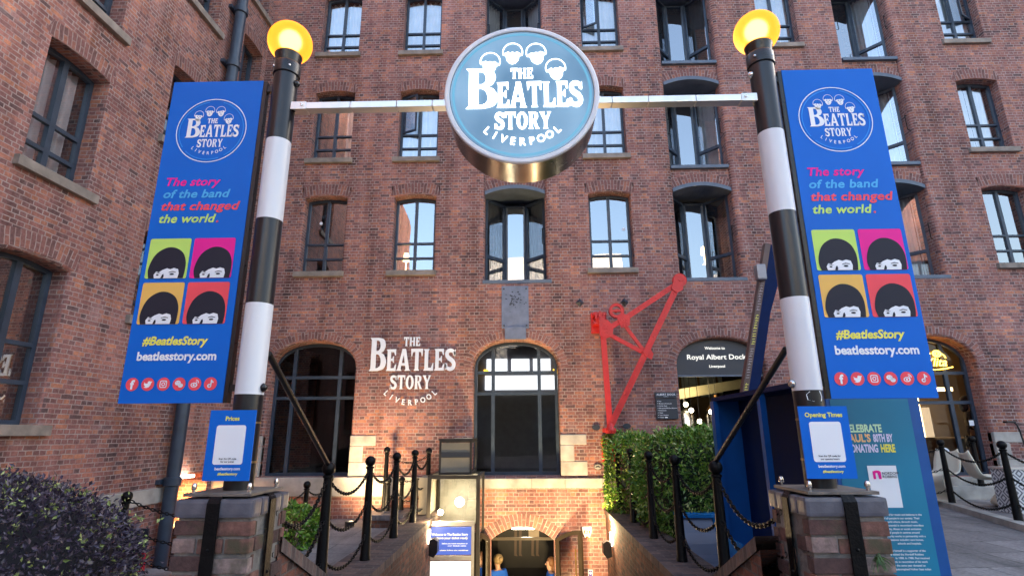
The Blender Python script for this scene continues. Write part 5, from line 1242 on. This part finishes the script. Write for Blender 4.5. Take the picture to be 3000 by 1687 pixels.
# ------------------------------------------------------------------ glazed lift by the stairs
lf = thing('glass_lift', 'grey framed glass lift with a bright lamp inside, beside the stairs', 'lift', (-1.25, 10.1, -2.39))
M_LF = plain('lift_frame', (0.055, 0.05, 0.045), 0.4, metal=0.5, var=0.15)
def frame_box(x0, x1, y0, y1, z0, z1, w, nm):
    mb = MB()
    for xx in (x0, x1 - w):
        for yy in (y0, y1 - w): mb.box(xx, xx + w, yy, yy + w, z0, z1)
    for zz in (z0, z1 - w):
        for yy in (y0, y1 - w): mb.box(x0 + w, x1 - w, yy, yy + w, zz, zz + w)
        for xx in (x0, x1 - w): mb.box(xx, xx + w, y0 + w, y1 - w, zz, zz + w)
    mb.build(nm, M_LF, lf, bevel=.003)
frame_box(-1.49, -.925, 9.75, 10.7, .84, 1.40, .035, 'upper_frame'); frame_box(-1.66, -.775, 9.68, 10.74, -2.39, .835, .06, 'shaft_frame')
MB().box(-1.50, -.915, 9.73, 10.72, 1.401, 1.43).build('roof_plate', M_LF, lf)
MB().box(-1.452, -.962, 9.755, 9.77, .88, 1.36).build('frosted_panel', plain('frosted_panel', (.20, .185, .145), .35, var=.15, scale=2), lf); MB().box(-1.60, -.836, 9.70, 9.705, -.02, .77).build('glass_panel', M_LIFTGLASS, lf); MB().box(-.80, -.795, 9.75, 10.68, -2.3, .77).build('glass_panel', M_LIFTGLASS, lf)
MB().box(-1.45, -.96, 9.742, 9.75, 1.12, 1.21).build('dark_strip', M_SLATE, lf)
MB().box(-1.66, -.90, 9.65, 9.679, .05, .12).box(-1.66, -.90, 9.65, 9.679, -.46, -.40).box(-.905, -.86, 9.655, 9.679, -2.3, .12).build('poster_rail', M_ALU, lf)
ps = MB().box(-1.58, -.91, 9.662, 9.672, -.385, .035).build('lit_poster', M_POSTER, lf)
tx = MB(); txt(tx, 'Welcome to The Beatles Story', -.965, -.095, 9.659, .052, .028, 0, 'RIGHT', width=.60); tx.build('poster_text', M_POSTERTXT, ps); tx = MB(); txt(tx, 'before you travel everything on', -.965, -.225, 9.659, .028, .02, 0, 'RIGHT', width=.42); txt(tx, 'our ticket sales', -.99, -.258, 9.659, .028, .02, 0, 'RIGHT', width=.3); tx.build('poster_text', M_POSTERTXT, ps)
tx = MB(); txt(tx, 'have your ticket ready', -.965, -.148, 9.659, .048, .028, 0, 'RIGHT', width=.50); tx.build('poster_text', M_POSTERYEL, ps); tx = MB(); txt(tx, 'please follow the guidelines', -.955, -.325, 9.659, .026, .02, 0, 'RIGHT', width=.46); tx.build('poster_text', M_POSTERYEL, ps)
MB().box(-1.58, -.91, 9.662, 9.672, -1.3, -.48).build('lit_poster', M_SCREEN, lf)
MB().box(-1.58, -.86, 10.60, 10.62, -.05, .80).build('back_lining', plain('grey_lift_lining', (.20, .19, .165), .5), lf)
MB().sphere((-1.20, 10.45, .33), .085, 16, 10).build('lamp_bulb', M_LAMP, lf, smooth=True)
def point(name, loc, e, col, par, rad=0.08, spot=None, aim=None):
    l = bpy.data.lights.new(name, 'SPOT' if spot else 'POINT'); l.energy = e; l.color = col; l.shadow_soft_size = rad
    o = bpy.data.objects.new(name, l); COL.objects.link(o); o.parent = par; o.location = Vector(loc) - OFF[par.name]
    if spot:
        l.spot_size = R(spot); l.spot_blend = 1.0; o.rotation_euler = (Vector(loc) - Vector(aim)).to_track_quat('Z', 'Y').to_euler()
    return o
point('lift_light', (-1.20, 10.3, .33), 8, (1, .84, .58), lf, .07)
MB().tube([(-1.95, 10.3, -2.4), (-1.95, 10.3, .75)], .02, 8).build('pipe', M_LF, lf)
MB().box(-1.86, -1.665, 10.0, 10.72, .18, .78).build('side_cabinet', plain('cream_cabinet', (.42, .36, .26), .6), lf, bevel=.004)

# wall lanterns on both stair parapets
def lantern(x, sgn, lab, yc, zo):
    t = thing('wall_lantern', lab, 'lantern', (x, yc, -.4))
    P = [(0, -.10), (.10, -.13), (.17, -.06), (.17, .10), (.10, .14), (0, .12)]
    mb = MB(); q0 = [(x + sgn * (.02 + u * .8), yc - .085, zo - .36 + v) for u, v in P]; q1 = [(a, yc + .085, c) for a, b_, c in q0]
    mb.face(q0); mb.face(q1[::-1]); [mb.face([q0[k], q1[k], q1[(k + 1) % 6], q0[(k + 1) % 6]]) for k in range(6)]; mb.build('housing', M_SIGNBACK, t)
    MB().box(min(x, x - sgn * .0) + (0.003 if sgn > 0 else -.018), x + (.022 if sgn > 0 else -.003), yc - .05, yc + .05, zo - .30, zo - .10).build('lit_window', M_LAMP, t)
    return t
l1 = lantern(-1.55, 1, 'black wall lantern shining on the left stair wall', 9.3, .15); l2 = lantern(1.42, -1, 'black wall lantern shining on the right stair wall', 9.95, 0.0)
point('lantern_light', (-1.49, 9.3, .20), 4, (1, .70, .36), l1, .05); point('lantern_light', (1.30, 9.95, -.02), 12, (1, .70, .36), l2, .05)
# strip light at the top of the basement doorway
ul = MB(); ul.box(-.28, .14, 11.05, 11.10, -.222, -.192); ul = tag(ul.build('strip_light', M_LAMP, None, origin=(0, 11.08, -.15)), 'white strip light at the top of the basement doorway', 'strip light')
fl = thing('added_floodlight', 'added floodlight, out of view on the stair floor, aimed at the basement front', 'floodlight', (0.3, 8.6, -2.39))  # added lamp, out of view, that warms the brick round the door
MB().box(.22, .38, 8.55, 8.65, -2.30, -2.20).build('housing', M_SIGNBACK, fl, bevel=.01); MB().box(.23, .37, 8.652, 8.655, -2.29, -2.21).build('lens', M_LAMP, fl); MB().tube([(.2, 8.6, -2.39), (.2, 8.6, -2.24), (.4, 8.6, -2.24), (.4, 8.6, -2.39)], .008, 6).build('stirrup', M_SIGNBACK, fl)
point('added_flood_beam', (.3, 8.72, -2.2), 300, (1, .72, .34), fl, .25, 80, (.0, 10.8, .2))

up_ = thing('added_uplight', 'added round uplight set on the paving behind the left bollards', 'uplight', (-3.0, 9.9, 0))  # added lamp that supplies the warm wash on the lettered wall
MB().lathe([(.08, 0), (.08, .09), (.07, .09), (.07, .01)], (-3.0, 9.9, 0), 16, cap=False).build('housing', M_SIGNBACK, up_); MB().lathe([(.069, .03), (.0001, .032)], (-3.0, 9.9, 0), 16).build('lens', M_LAMP, up_)
point('added_uplight_beam', (-3.0, 9.9, .12), 78, (1, .70, .36), up_, .25, 150, (-2.3, 10.8, 1.3))
# ------------------------------------------------------------------ basement door
dl = thing('basement_door', 'open double glazed door with arched top at the foot of the stairs', 'door', (-.08, 10.8, -2.39))
def leaf_door(hx, dirx, diry, w):
    t_ = MB(); n = 6
    def fm(s, d, z): return Vector((hx + dirx * s - diry * d * .0, 10.80 + diry * s, z)) + Vector((-diry, dirx, 0)) * d * (1 if dirx > 0 else -1)
    zt = lambda s: DZS + .02 + .20 * (1 - ((w - s) / w) ** 2) if True else 0
    out = [(0, -2.37), (w, -2.37)] + [(w - w * k / n, zt(w - w * k / n) ) for k in range(n + 1)]
    f = .075; inn = [(f, -2.2), (w - f, -2.2)] + [(w - f - (w - 2 * f) * k / n, zt(w - f - (w - 2 * f) * k / n) - f) for k in range(n + 1)]
    g = shape_geo([out, inn], .025); lf_ = MB().add(g[0], g[1], 0, lambda p: fm(p[0], p[2], p[1])).build('door_leaf', M_DOORFRAME, dl)
    m = MB(); m.face([fm(s, 0, z) for s, z in inn]); m.build('pane', M_GLASSLOW, lf_)
    MB().tube([fm(w * .8, -.05, -.45), fm(w * .8, -.05, -.95)], .012, 8).build('pull_handle', plain('brass', (.5, .33, .12), .3, metal=1), lf_)
leaf_door(DS1 + .02, .80, -.60, .56); leaf_door(DS0 - .02, -.42, -.90, .56)
MB().box(DS0, DS1, 11.0, 11.04, -.40, -.35).build('transom', M_DOORFRAME, dl)
hp = thing('wall_picture', 'dim picture of two standing figures in pale coats inside the basement doorway', 'picture', (0, 12.55, -1.0))
MB().box(-.62, .55, 12.57, 12.59, -1.2, .15).build('dark_panel', plain('picture_dark', (.004, .0035, .004), .7), hp)
for cx, top in ((-.20, M_GREYCOAT), (.16, M_GREYCOAT)):
    k = 1 if cx < 0 else 0
    body = [(-.11, .14), (-.13, -.1), (-.12, -.42 - .2 * (1 - k)), (.10, -.44 - .22 * (1 - k)), (.11, -.1), (.08, .14)]
    MB().flat(shape_geo([[(cx + a, b) for a, b in body]]), (0, 12.565, 0)).build('coat', top, hp)
    for dx in (-.06, .04): MB().flat(shape_geo([[(cx + dx, -.40 - .2 * (1 - k)), (cx + dx + .055, -.40 - .2 * (1 - k)), (cx + dx + .04, -.93), (cx + dx + .06, -.98), (cx + dx - .01, -.97)]]), (0, 12.567, 0)).build('leg', plain('dim_leg', (.07, .045, .035), .7), hp)
point('hall_light', (0.0, 11.4, -.25), 2.2, (1, .85, .6), dl, .1)
# alarm box and little notice by the door
ab = thing('alarm_box', 'white and red shield shaped alarm box right of the basement door', 'alarm box', (1.093, 10.76, -.32))
sh = lambda k: [(1.093 + a * k, -.22 + b * k) for a, b in ((-.085, .075), (-.07, .085), (.07, .085), (.085, .075), (.075, -.01), (.04, -.09), (-.04, -.09), (-.075, -.01))]
MB().flat(shape_geo([sh(1)], .03), (0, 10.77, 0)).build('case', M_WHITE, ab); MB().flat(shape_geo([[(1.03, -.19), (1.155, -.19), (1.15, -.245), (1.035, -.245)]]), (0, 10.738, 0)).build('red_panel', M_ORANGERED, ab)
mb = MB(); [mb.box(1.055 + .028 * k, 1.067 + .028 * k, 10.734, 10.737, -.235, -.2) for k in range(3)]; mb.build('marks', M_WHITE, ab); MB().flat(shape_geo([[(1.06, -.29), (1.125, -.29), (1.118, -.312), (1.067, -.312)]]), (0, 10.738, 0)).build('red_base', M_ORANGERED, ab)
nb = MB().box(1.09, 1.172, 10.785, 10.80, -.965, -.852).build('notice_plate', M_WHITE, None, origin=(1.13, 10.79, -.91)); tag(nb, 'tiny white notice with a purple emblem beside the basement door', 'notice')
MB().flat(shape_geo([[(1.10, -.955), (1.162, -.955), (1.162, -.862), (1.10, -.862)], ell(1.131, -.905, .022, .022, 12)]), (0, 10.782, 0)).build('emblem', plain('purple_print', (.10, .06, .35), .5), nb)

# ------------------------------------------------------------------ people
def body(joints, links, lab, mats, extra=()):
    """skin-modifier figure; joints name -> (pos, radius)"""
    me = bpy.data.meshes.new('b'); names = list(joints); me.from_pydata([joints[n][0] for n in names], [(names.index(a), names.index(b)) for a, b in links], [])
    ob = bpy.data.objects.new('b', me); sk = ob.modifiers.new('s', 'SKIN'); ss = ob.modifiers.new('u', 'SUBSURF'); ss.levels = 2; ss.render_levels = 2
    sd = me.skin_vertices[0].data
    for i, n in enumerate(names):
        r_ = joints[n][1]; sd[i].radius = r_ if isinstance(r_, tuple) else (r_, r_); sd[i].use_root = n == 'pelvis'
    return geo_of(ob)
def person(name, base, yaw, lab, top, legs, hair, hairstyle, pose='stand', scl=1.0):
    bx, by, bz = base; cy_, sy_ = math.cos(yaw) * scl, math.sin(yaw) * scl
    T = lambda p: Vector((bx + p[0] * cy_ - p[1] * sy_, by + p[0] * sy_ + p[1] * cy_, bz + p[2] * scl))      # figure faces -Y before turning
    t = thing(name, lab, 'person', base)
    J = {'pelvis': ((0, 0, .95), (.15, .11)), 'waist': ((0, 0, 1.10), (.135, .10)), 'chest': ((0, 0, 1.30), (.165, .115)), 'neck0': ((0, .01, 1.44), (.075, .065)), 'neck': ((0, 0, 1.50), .052), 'head0': ((0, -.02, 1.56), (.062, .075)), 'head1': ((0, -.015, 1.64), (.078, .095)), 'head2': ((0, 0, 1.715), (.06, .07))}
    Lk = [('pelvis', 'waist'), ('waist', 'chest'), ('chest', 'neck0'), ('neck0', 'neck'), ('neck', 'head0'), ('head0', 'head1'), ('head1', 'head2')]
    seat = pose == 'sit'
    for s, n in ((-1, 'r'), (1, 'l')):
        J.update({n + 'sh': ((s * .17, 0, 1.40), .062), n + 'el': ((s * .23, .02, 1.13), .045), n + 'wr': ((s * .19, -.17, 1.02), .03), n + 'ha': ((s * .15, -.25, 1.03), (.034, .02)),
                  n + 'hp': ((s * .09, 0, .88), .095), n + 'kn': ((s * .11, -.42, .90) if seat else (s * .10, -.01, .49), .062), n + 'an': ((s * .11, -.44, .48) if seat else (s * .10, .02, .09), .04), n + 'ft': ((s * .12, -.58, .46) if seat else (s * .12, -.14, .04), (.045, .03))})
        Lk += [('chest', n + 'sh'), (n + 'sh', n + 'el'), (n + 'el', n + 'wr'), (n + 'wr', n + 'ha'), ('pelvis', n + 'hp'), (n + 'hp', n + 'kn'), (n + 'kn', n + 'an'), (n + 'an', n + 'ft')]
        for k in range(5):
            f = -.02 + .011 * k
            J[n + 'f%d' % k] = ((s * (.15 + (.03 if k == 4 else 0)) + f * (0 if k == 4 else 1), -.30 if k < 4 else -.26, 1.02 - .012 * (k % 3)), .0085)
            Lk.append((n + 'ha', n + 'f%d' % k))
    g = body(J, Lk, lab, None); MB().add(g[0], g[1], 0, T).build('body', M_SKIN, t, smooth=True)
    # jersey, trousers grown from the same joints, slightly larger
    def grow(names, links, d, nm, mat, ends={}):
        JJ = {}
        for q in names:
            p, r_ = J[q]; p = ends.get(q, p); JJ[q] = (p, tuple(a + d for a in r_) if isinstance(r_, tuple) else r_ + d)
        gg = body(JJ, links, '', None); MB().add(gg[0], gg[1], 0, T).build(nm, mat, t, smooth=True)
    tn = ['pelvis', 'waist', 'chest', 'neck0', 'rsh', 'rel', 'lsh', 'lel']
    tl = [('pelvis', 'waist'), ('waist', 'chest'), ('chest', 'neck0'), ('chest', 'rsh'), ('rsh', 'rel'), ('chest', 'lsh'), ('lsh', 'lel')]
    grow(tn, tl, .020, 'jersey', top, {'neck0': (0, .01, 1.435), 'pelvis': (0, 0, .93)})
    grow(['pelvis', 'rhp', 'rkn', 'ran', 'lhp', 'lkn', 'lan'], [('pelvis', 'rhp'), ('rhp', 'rkn'), ('rkn', 'ran'), ('pelvis', 'lhp'), ('lhp', 'lkn'), ('lkn', 'lan')], .014, 'trousers', legs, {'pelvis': (0, 0, .92)})
    h = MB(); h.v = []
    cap = MB().sphere((0, .022, 1.672), .108, 18, 12, 1.0)
    keep = [f for f in cap.f if not (sum(cap.v[i].y for i in f) / len(f) < -.035 and sum(cap.v[i].z for i in f) / len(f) < 1.69)]
    cap.f = keep; cap.add(*(lambda m_: (m_.v, m_.f))(MB().sphere((0, .12, 1.68), .05, 10, 8) if hairstyle == 'bun' else MB().sphere((0, .075, 1.56), .085, 14, 10, 1.5)))
    MB().add(cap.v, cap.f, 0, T).build('hair', hair, t, smooth=True)
    fc = MB()
    for s in (-1, 1): fc.sphere((s * .032, -.103, 1.655), .010, 8, 6)
    fc2 = MB().add(fc.v, fc.f, 0, T).build('eye', M_INK, t)
    MB().add(*(lambda m_: (m_.v, m_.f))(MB().lathe([(.0001, 0), (.012, -.01), (.016, -.035), (.0001, -.045)], (0, -.108, 1.65), 8)), fn=T).build('nose', M_SKIN, t, smooth=True)
    return t
person('person', (-.58, 11.85, -2.39), R(215), 'person with tied blond hair in a bright blue top, left side of the basement doorway', M_STAFF, M_CLOTH, M_BLOND, 'bun', scl=.90)
person('person', (.46, 11.85, -2.41), R(-85), 'person with ginger hair in a bright blue top, right side of the basement doorway', M_STAFF, M_CLOTH, M_GINGER, 'bob', scl=.88)

# ------------------------------------------------------------------ behind the arched entrance and the cafe doors
en = MB().box(2.99, 3.06, 11.1, 11.16, .7, 2.6).box(4.62, 4.69, 11.1, 11.16, .7, 2.6).build('entrance_post', M_STEEL, bw)
bw_ = MB(); bw_.box(2.2, 5.4, 15.4, 15.5, .66, 3.75); bw_.build('entrance_back_wall', M_WARMROOM, bw)
for k in range(5): MB().box(3.3 + k * .5, 3.72 + k * .5, 15.25, 15.3, 2.45, 3.12).build('inner_window', plain('dim_glass_panel', (.35, .40, .38), .3, var=.3), bw)
MB().obox((2.5, 12.6, 2.20), (5.3, 13.6, 2.66), .12, .22, (0, 0, 1)).build('cream_beam', M_CREAMBEAM, bw)
for x, yy, mt, lab in ((3.78, 13.4, M_TANK, 'tall shiny steel tank inside the arched entrance'), (4.42, 13.0, M_COPPER, 'copper topped tank inside the arched entrance, right of the steel one'), (3.35, 14.2, M_COPPER, 'copper tank deep inside the arched entrance, left of the steel one')):
    tk_ = thing('metal_tank', lab, 'tank', (x, yy, .66), 'brewing tanks behind the entrance')
    MB().lathe([(.26, .66), (.27, .7), (.27, 1.9), (.24, 2.0)], (x, yy, 0), 24).build('tank_body', M_TANK, tk_, smooth_angle=40); MB().lathe([(.245, 2.0), (.15, 2.14), (.05, 2.2), (.05, 2.35), (.0001, 2.36)], (x, yy, 0), 24).build('tank_dome', mt, tk_, smooth_angle=40)
for k, (x, yy, z) in enumerate(((3.62, 12.3, 1.98), (4.08, 12.4, 1.95), (3.72, 12.1, 1.74), (4.14, 12.2, 1.72), (3.60, 12.6, 2.12))):
    pd = thing('pendant_lamp', f'small glowing pendant bulb inside the arched entrance, {["upper left", "upper right", "lower left", "lower right", "topmost"][k]} of the cluster', 'lamp', (x, yy, z), 'pendant bulbs inside the entrance')
    MB().sphere((x, yy, z), .05, 12, 8).build('bulb', M_LAMP, pd, smooth=True); MB().tube([(x, yy, z + .05), (x, yy, 3.7)], .006, 5).build('flex', M_SIGNBACK, pd)
point('entrance_light', (3.9, 12.6, 2.5), 2.5, (1, .76, .42), bw, .2)
# cafe
cw = MB(); cw.box(5.7, 14, 14.6, 14.7, .66, 3.75); cw.build('cafe_back_wall', M_WARMROOM, bw)
MB().box(8.3, 10.0, 13.2, 13.25, 2.42, 2.50).build('cafe_strip_lamp', M_LAMPWARM, bw)
MB().box(9.35, 9.45, 13.6, 13.66, 1.0, 2.4).build('cafe_strip_lamp', M_LAMPWARM, bw); MB().box(9.55, 10.3, 14.5, 14.55, 1.2, 2.1).build('cafe_menu_board', emit('cafe_board', (1, .74, .45), .2), bw)
MB().box(8.3, 11.0, 12.9, 13.3, .66, 1.35).build('cafe_counter', M_WOOD, bw)
for k, (x, yy) in enumerate(((8.6, 12.0), (9.3, 12.3), (8.1, 12.4))):
    tb = thing('cafe_table', f'small wooden cafe table behind the glass doors, {["by the door", "by the seated person", "deeper inside"][k]}', 'table', (x, yy, .66), 'tables inside the cafe')
    MB().box(x - .3, x + .3, yy - .3, yy + .3, 1.36, 1.39).build('tabletop', plain('light_timber', (.45, .27, .11), .4, var=.2), tb); MB().lathe([(.2, .66), (.03, .69), (.03, 1.36)], (x, yy, 0), 12).build('pedestal', M_SIGNBACK, tb)
person('person', (9.15, 11.75, .45), R(60), 'person sitting in silhouette inside the cafe on the right', M_CLOTH, M_CLOTH, M_CLOTH, 'bob', 'sit')
point('cafe_light', (8.9, 12.6, 3.0), 6, (1, .60, .22), bw, .2)
ns = thing('neon_sign', 'glowing amber neon script behind the glass above the cafe doors', 'neon sign', (8.1, 11.05, 2.68))
zN = 11.045
tx = MB(); g = text_geo('Ylita', .012, .35); tx.flat(g, (7.93, zN, 2.755), sc=.23, sx=.235); tx.build('script', M_NEON, ns)
MB().tube([(7.95, zN, 2.71), (8.1, zN, 2.685), (8.3, zN, 2.70), (8.46, zN, 2.735)], .010, 6).build('underline', M_NEON, ns)
mb = MB(); mb.tube([Vector((8.20 + .075 * math.cos(a), zN, 3.0 + .06 * math.sin(a))) for a in [k * .349 for k in range(18)]], .012, 6, closed=True); mb.tube([Vector((8.20 + .035 * math.cos(a), zN, 3.0 + .028 * math.sin(a))) for a in [k * .52 for k in range(12)]], .010, 6, closed=True)
mb.tube([(7.95, zN, 3.02), (8.02, zN, 3.05), (8.08, zN, 3.0), (8.03, zN, 2.97), (7.97, zN, 2.99)], .009, 6); mb.tube([(8.28, zN, 3.01), (8.34, zN, 2.96), (8.36, zN, 2.91)], .009, 6); mb.build('camera_outline', M_NEON, ns)
for k, (x, z) in enumerate(((7.98, 1.04), )):
    MB().box(x - .07, x + .09, 11.055, 11.06, .86, 1.02).lathe([(.0001, 11.055), (.075, 11.056), (.075, 11.06)], (x + .02, 0, 1.13), 16, axis='Y').build('door_notice', M_WHITE, bw)
MB().box(8.555, 8.64, 11.05, 11.058, 2.33 - .72, 2.43 - .72).build('door_notice', M_WHITE, bw)

# ------------------------------------------------------------------ terrace furniture
def swoop_chair(loc, yaw, lab):
    t = thing('moulded_chair', lab, 'chair', loc, 'cream moulded chairs on the terrace')
    c_, s_ = math.cos(yaw), math.sin(yaw)
    T = lambda p: Vector((loc[0] + p[0] * c_ - p[1] * s_, loc[1] + p[0] * s_ + p[1] * c_, loc[2] + p[2]))
    prof = sm([(-.27, .82, .19), (-.22, .62, .23), (-.16, .46, .23), (-.05, .41, .23), (.12, .42, .23), (.23, .40, .22), (.24, .33, .19), (.14, .20, .15), (.05, .08, .17), (.10, .012, .23), (.26, .005, .26)], 4)
    mb = MB(); n = 8; P = []
    for x, z, w in prof:
        P.append([Vector((x + .03 * (abs(2 * k / n - 1) ** 2), w * (2 * k / n - 1), z + .05 * abs(2 * k / n - 1) ** 3 * (1 if z > .3 else 0))) for k in range(n + 1)])
    for A, B in zip(P, P[1:]):
        for k in range(n): mb.face([T(A[k]), T(A[k + 1]), T(B[k + 1]), T(B[k])])
    o = mb.build('shell', M_CREAM, t, smooth=True); md = o.modifiers.new('thick', 'SOLIDIFY'); md.thickness = .018
    return t
swoop_chair((7.45, 9.55, .335), R(-15), 'cream moulded chair near the kerb, leaning back towards the cafe')
swoop_chair((7.35, 10.35, .335), R(200), 'cream moulded chair close to the cafe wall')
def tile_mat():
    m, t, b, N, L = newmat('patterned_tile'); uv = N.new('ShaderNodeUVMap'); sc = N.new('ShaderNodeVectorMath'); sc.operation = 'SCALE'; sc.inputs['Scale'].default_value = 5.6; L.new(uv.outputs[0], sc.inputs[0])
    fr = N.new('ShaderNodeVectorMath'); fr.operation = 'FRACTION'; L.new(sc.outputs[0], fr.inputs[0]); sb = N.new('ShaderNodeVectorMath'); sb.operation = 'SUBTRACT'; sb.inputs[1].default_value = (.5, .5, 0); L.new(fr.outputs[0], sb.inputs[0])
    ab_ = N.new('ShaderNodeVectorMath'); ab_.operation = 'ABSOLUTE'; L.new(sb.outputs[0], ab_.inputs[0]); sp = N.new('ShaderNodeSeparateXYZ'); L.new(ab_.outputs[0], sp.inputs[0])
    ad = N.new('ShaderNodeMath'); ad.operation = 'ADD'; L.new(sp.outputs[0], ad.inputs[0]); L.new(sp.outputs[1], ad.inputs[1]); mu = N.new('ShaderNodeMath'); mu.operation = 'MULTIPLY'; mu.inputs[1].default_value = 3.0; L.new(ad.outputs[0], mu.inputs[0])
    f2 = N.new('ShaderNodeMath'); f2.operation = 'FRACT'; L.new(mu.outputs[0], f2.inputs[0]); gt = N.new('ShaderNodeMath'); gt.operation = 'GREATER_THAN'; gt.inputs[1].default_value = .45; L.new(f2.outputs[0], gt.inputs[0])
    mx = N.new('ShaderNodeMixRGB'); mx.inputs[1].default_value = (.12, .12, .14, 1); mx.inputs[2].default_value = (.6, .6, .6, 1); L.new(gt.outputs[0], mx.inputs[0]); L.new(mx.outputs[0], b.inputs['Base Color']); setp(b, Roughness=.4)
    return m
tp = thing('tiled_planter', 'square planter with a grey and white patterned tile skin behind the kerb bollard', 'planter', (7.35, 8.9, .33))
MB().box(7.18, 7.52, 8.73, 9.07, .33, .95).build('box', tile_mat(), tp, bevel=.006); MB().box(7.165, 7.535, 8.715, 9.085, .951, .98).build('rim', M_ALU, tp, bevel=.004)
wl_ = thing('arm_lamp', 'thin black gooseneck lamp standing near the right hand wall', 'lamp', (8.83, 10.4, .33))
MB().tube([(8.88, 10.3, .33), (8.86, 10.3, 1.15), (8.83, 10.3, 1.5), (8.80, 10.3, 1.62), (8.76, 10.3, 1.655), (8.70, 10.3, 1.66)], .014, 8).build('stem', M_SIGNBACK, wl_, smooth_angle=50); MB().box(8.60, 8.76, 10.25, 10.35, 1.645, 1.68).build('lamp_head', M_SIGNBACK, wl_, bevel=.01); MB().lathe([(.10, .33), (.10, .345), (.02, .35)], (8.88, 10.3, 0), 14).build('base', M_SIGNBACK, wl_)
# small boards at the edge of the light well
rbx = thing('red_board', 'low red notice board with a white arrow by the light well', 'board', (-4.5, 6.9, 0))
MB().box(-4.83, -4.42, 6.78, 6.83, 0.0, .20).build('panel', plain('glossy_red', (.45, .01, .03), .35), rbx, bevel=.004); MB().flat(shape_geo([[(-4.6, .02), (-4.52, .02), (-4.52, .07), (-4.56, .05)]]), (0, 6.777, 0)).build('arrow', M_WHITE, rbx)
bx = thing('black_plaque', 'small black plaque with faint lettering on the wall behind the purple bush', 'plaque', (-4.65, 7.1, .2))
MB().box(-4.78, -4.45, 6.84, 6.86, .22, .45).build('panel', M_SLATE, bx)
bpy.data.scenes.remove(TMP)
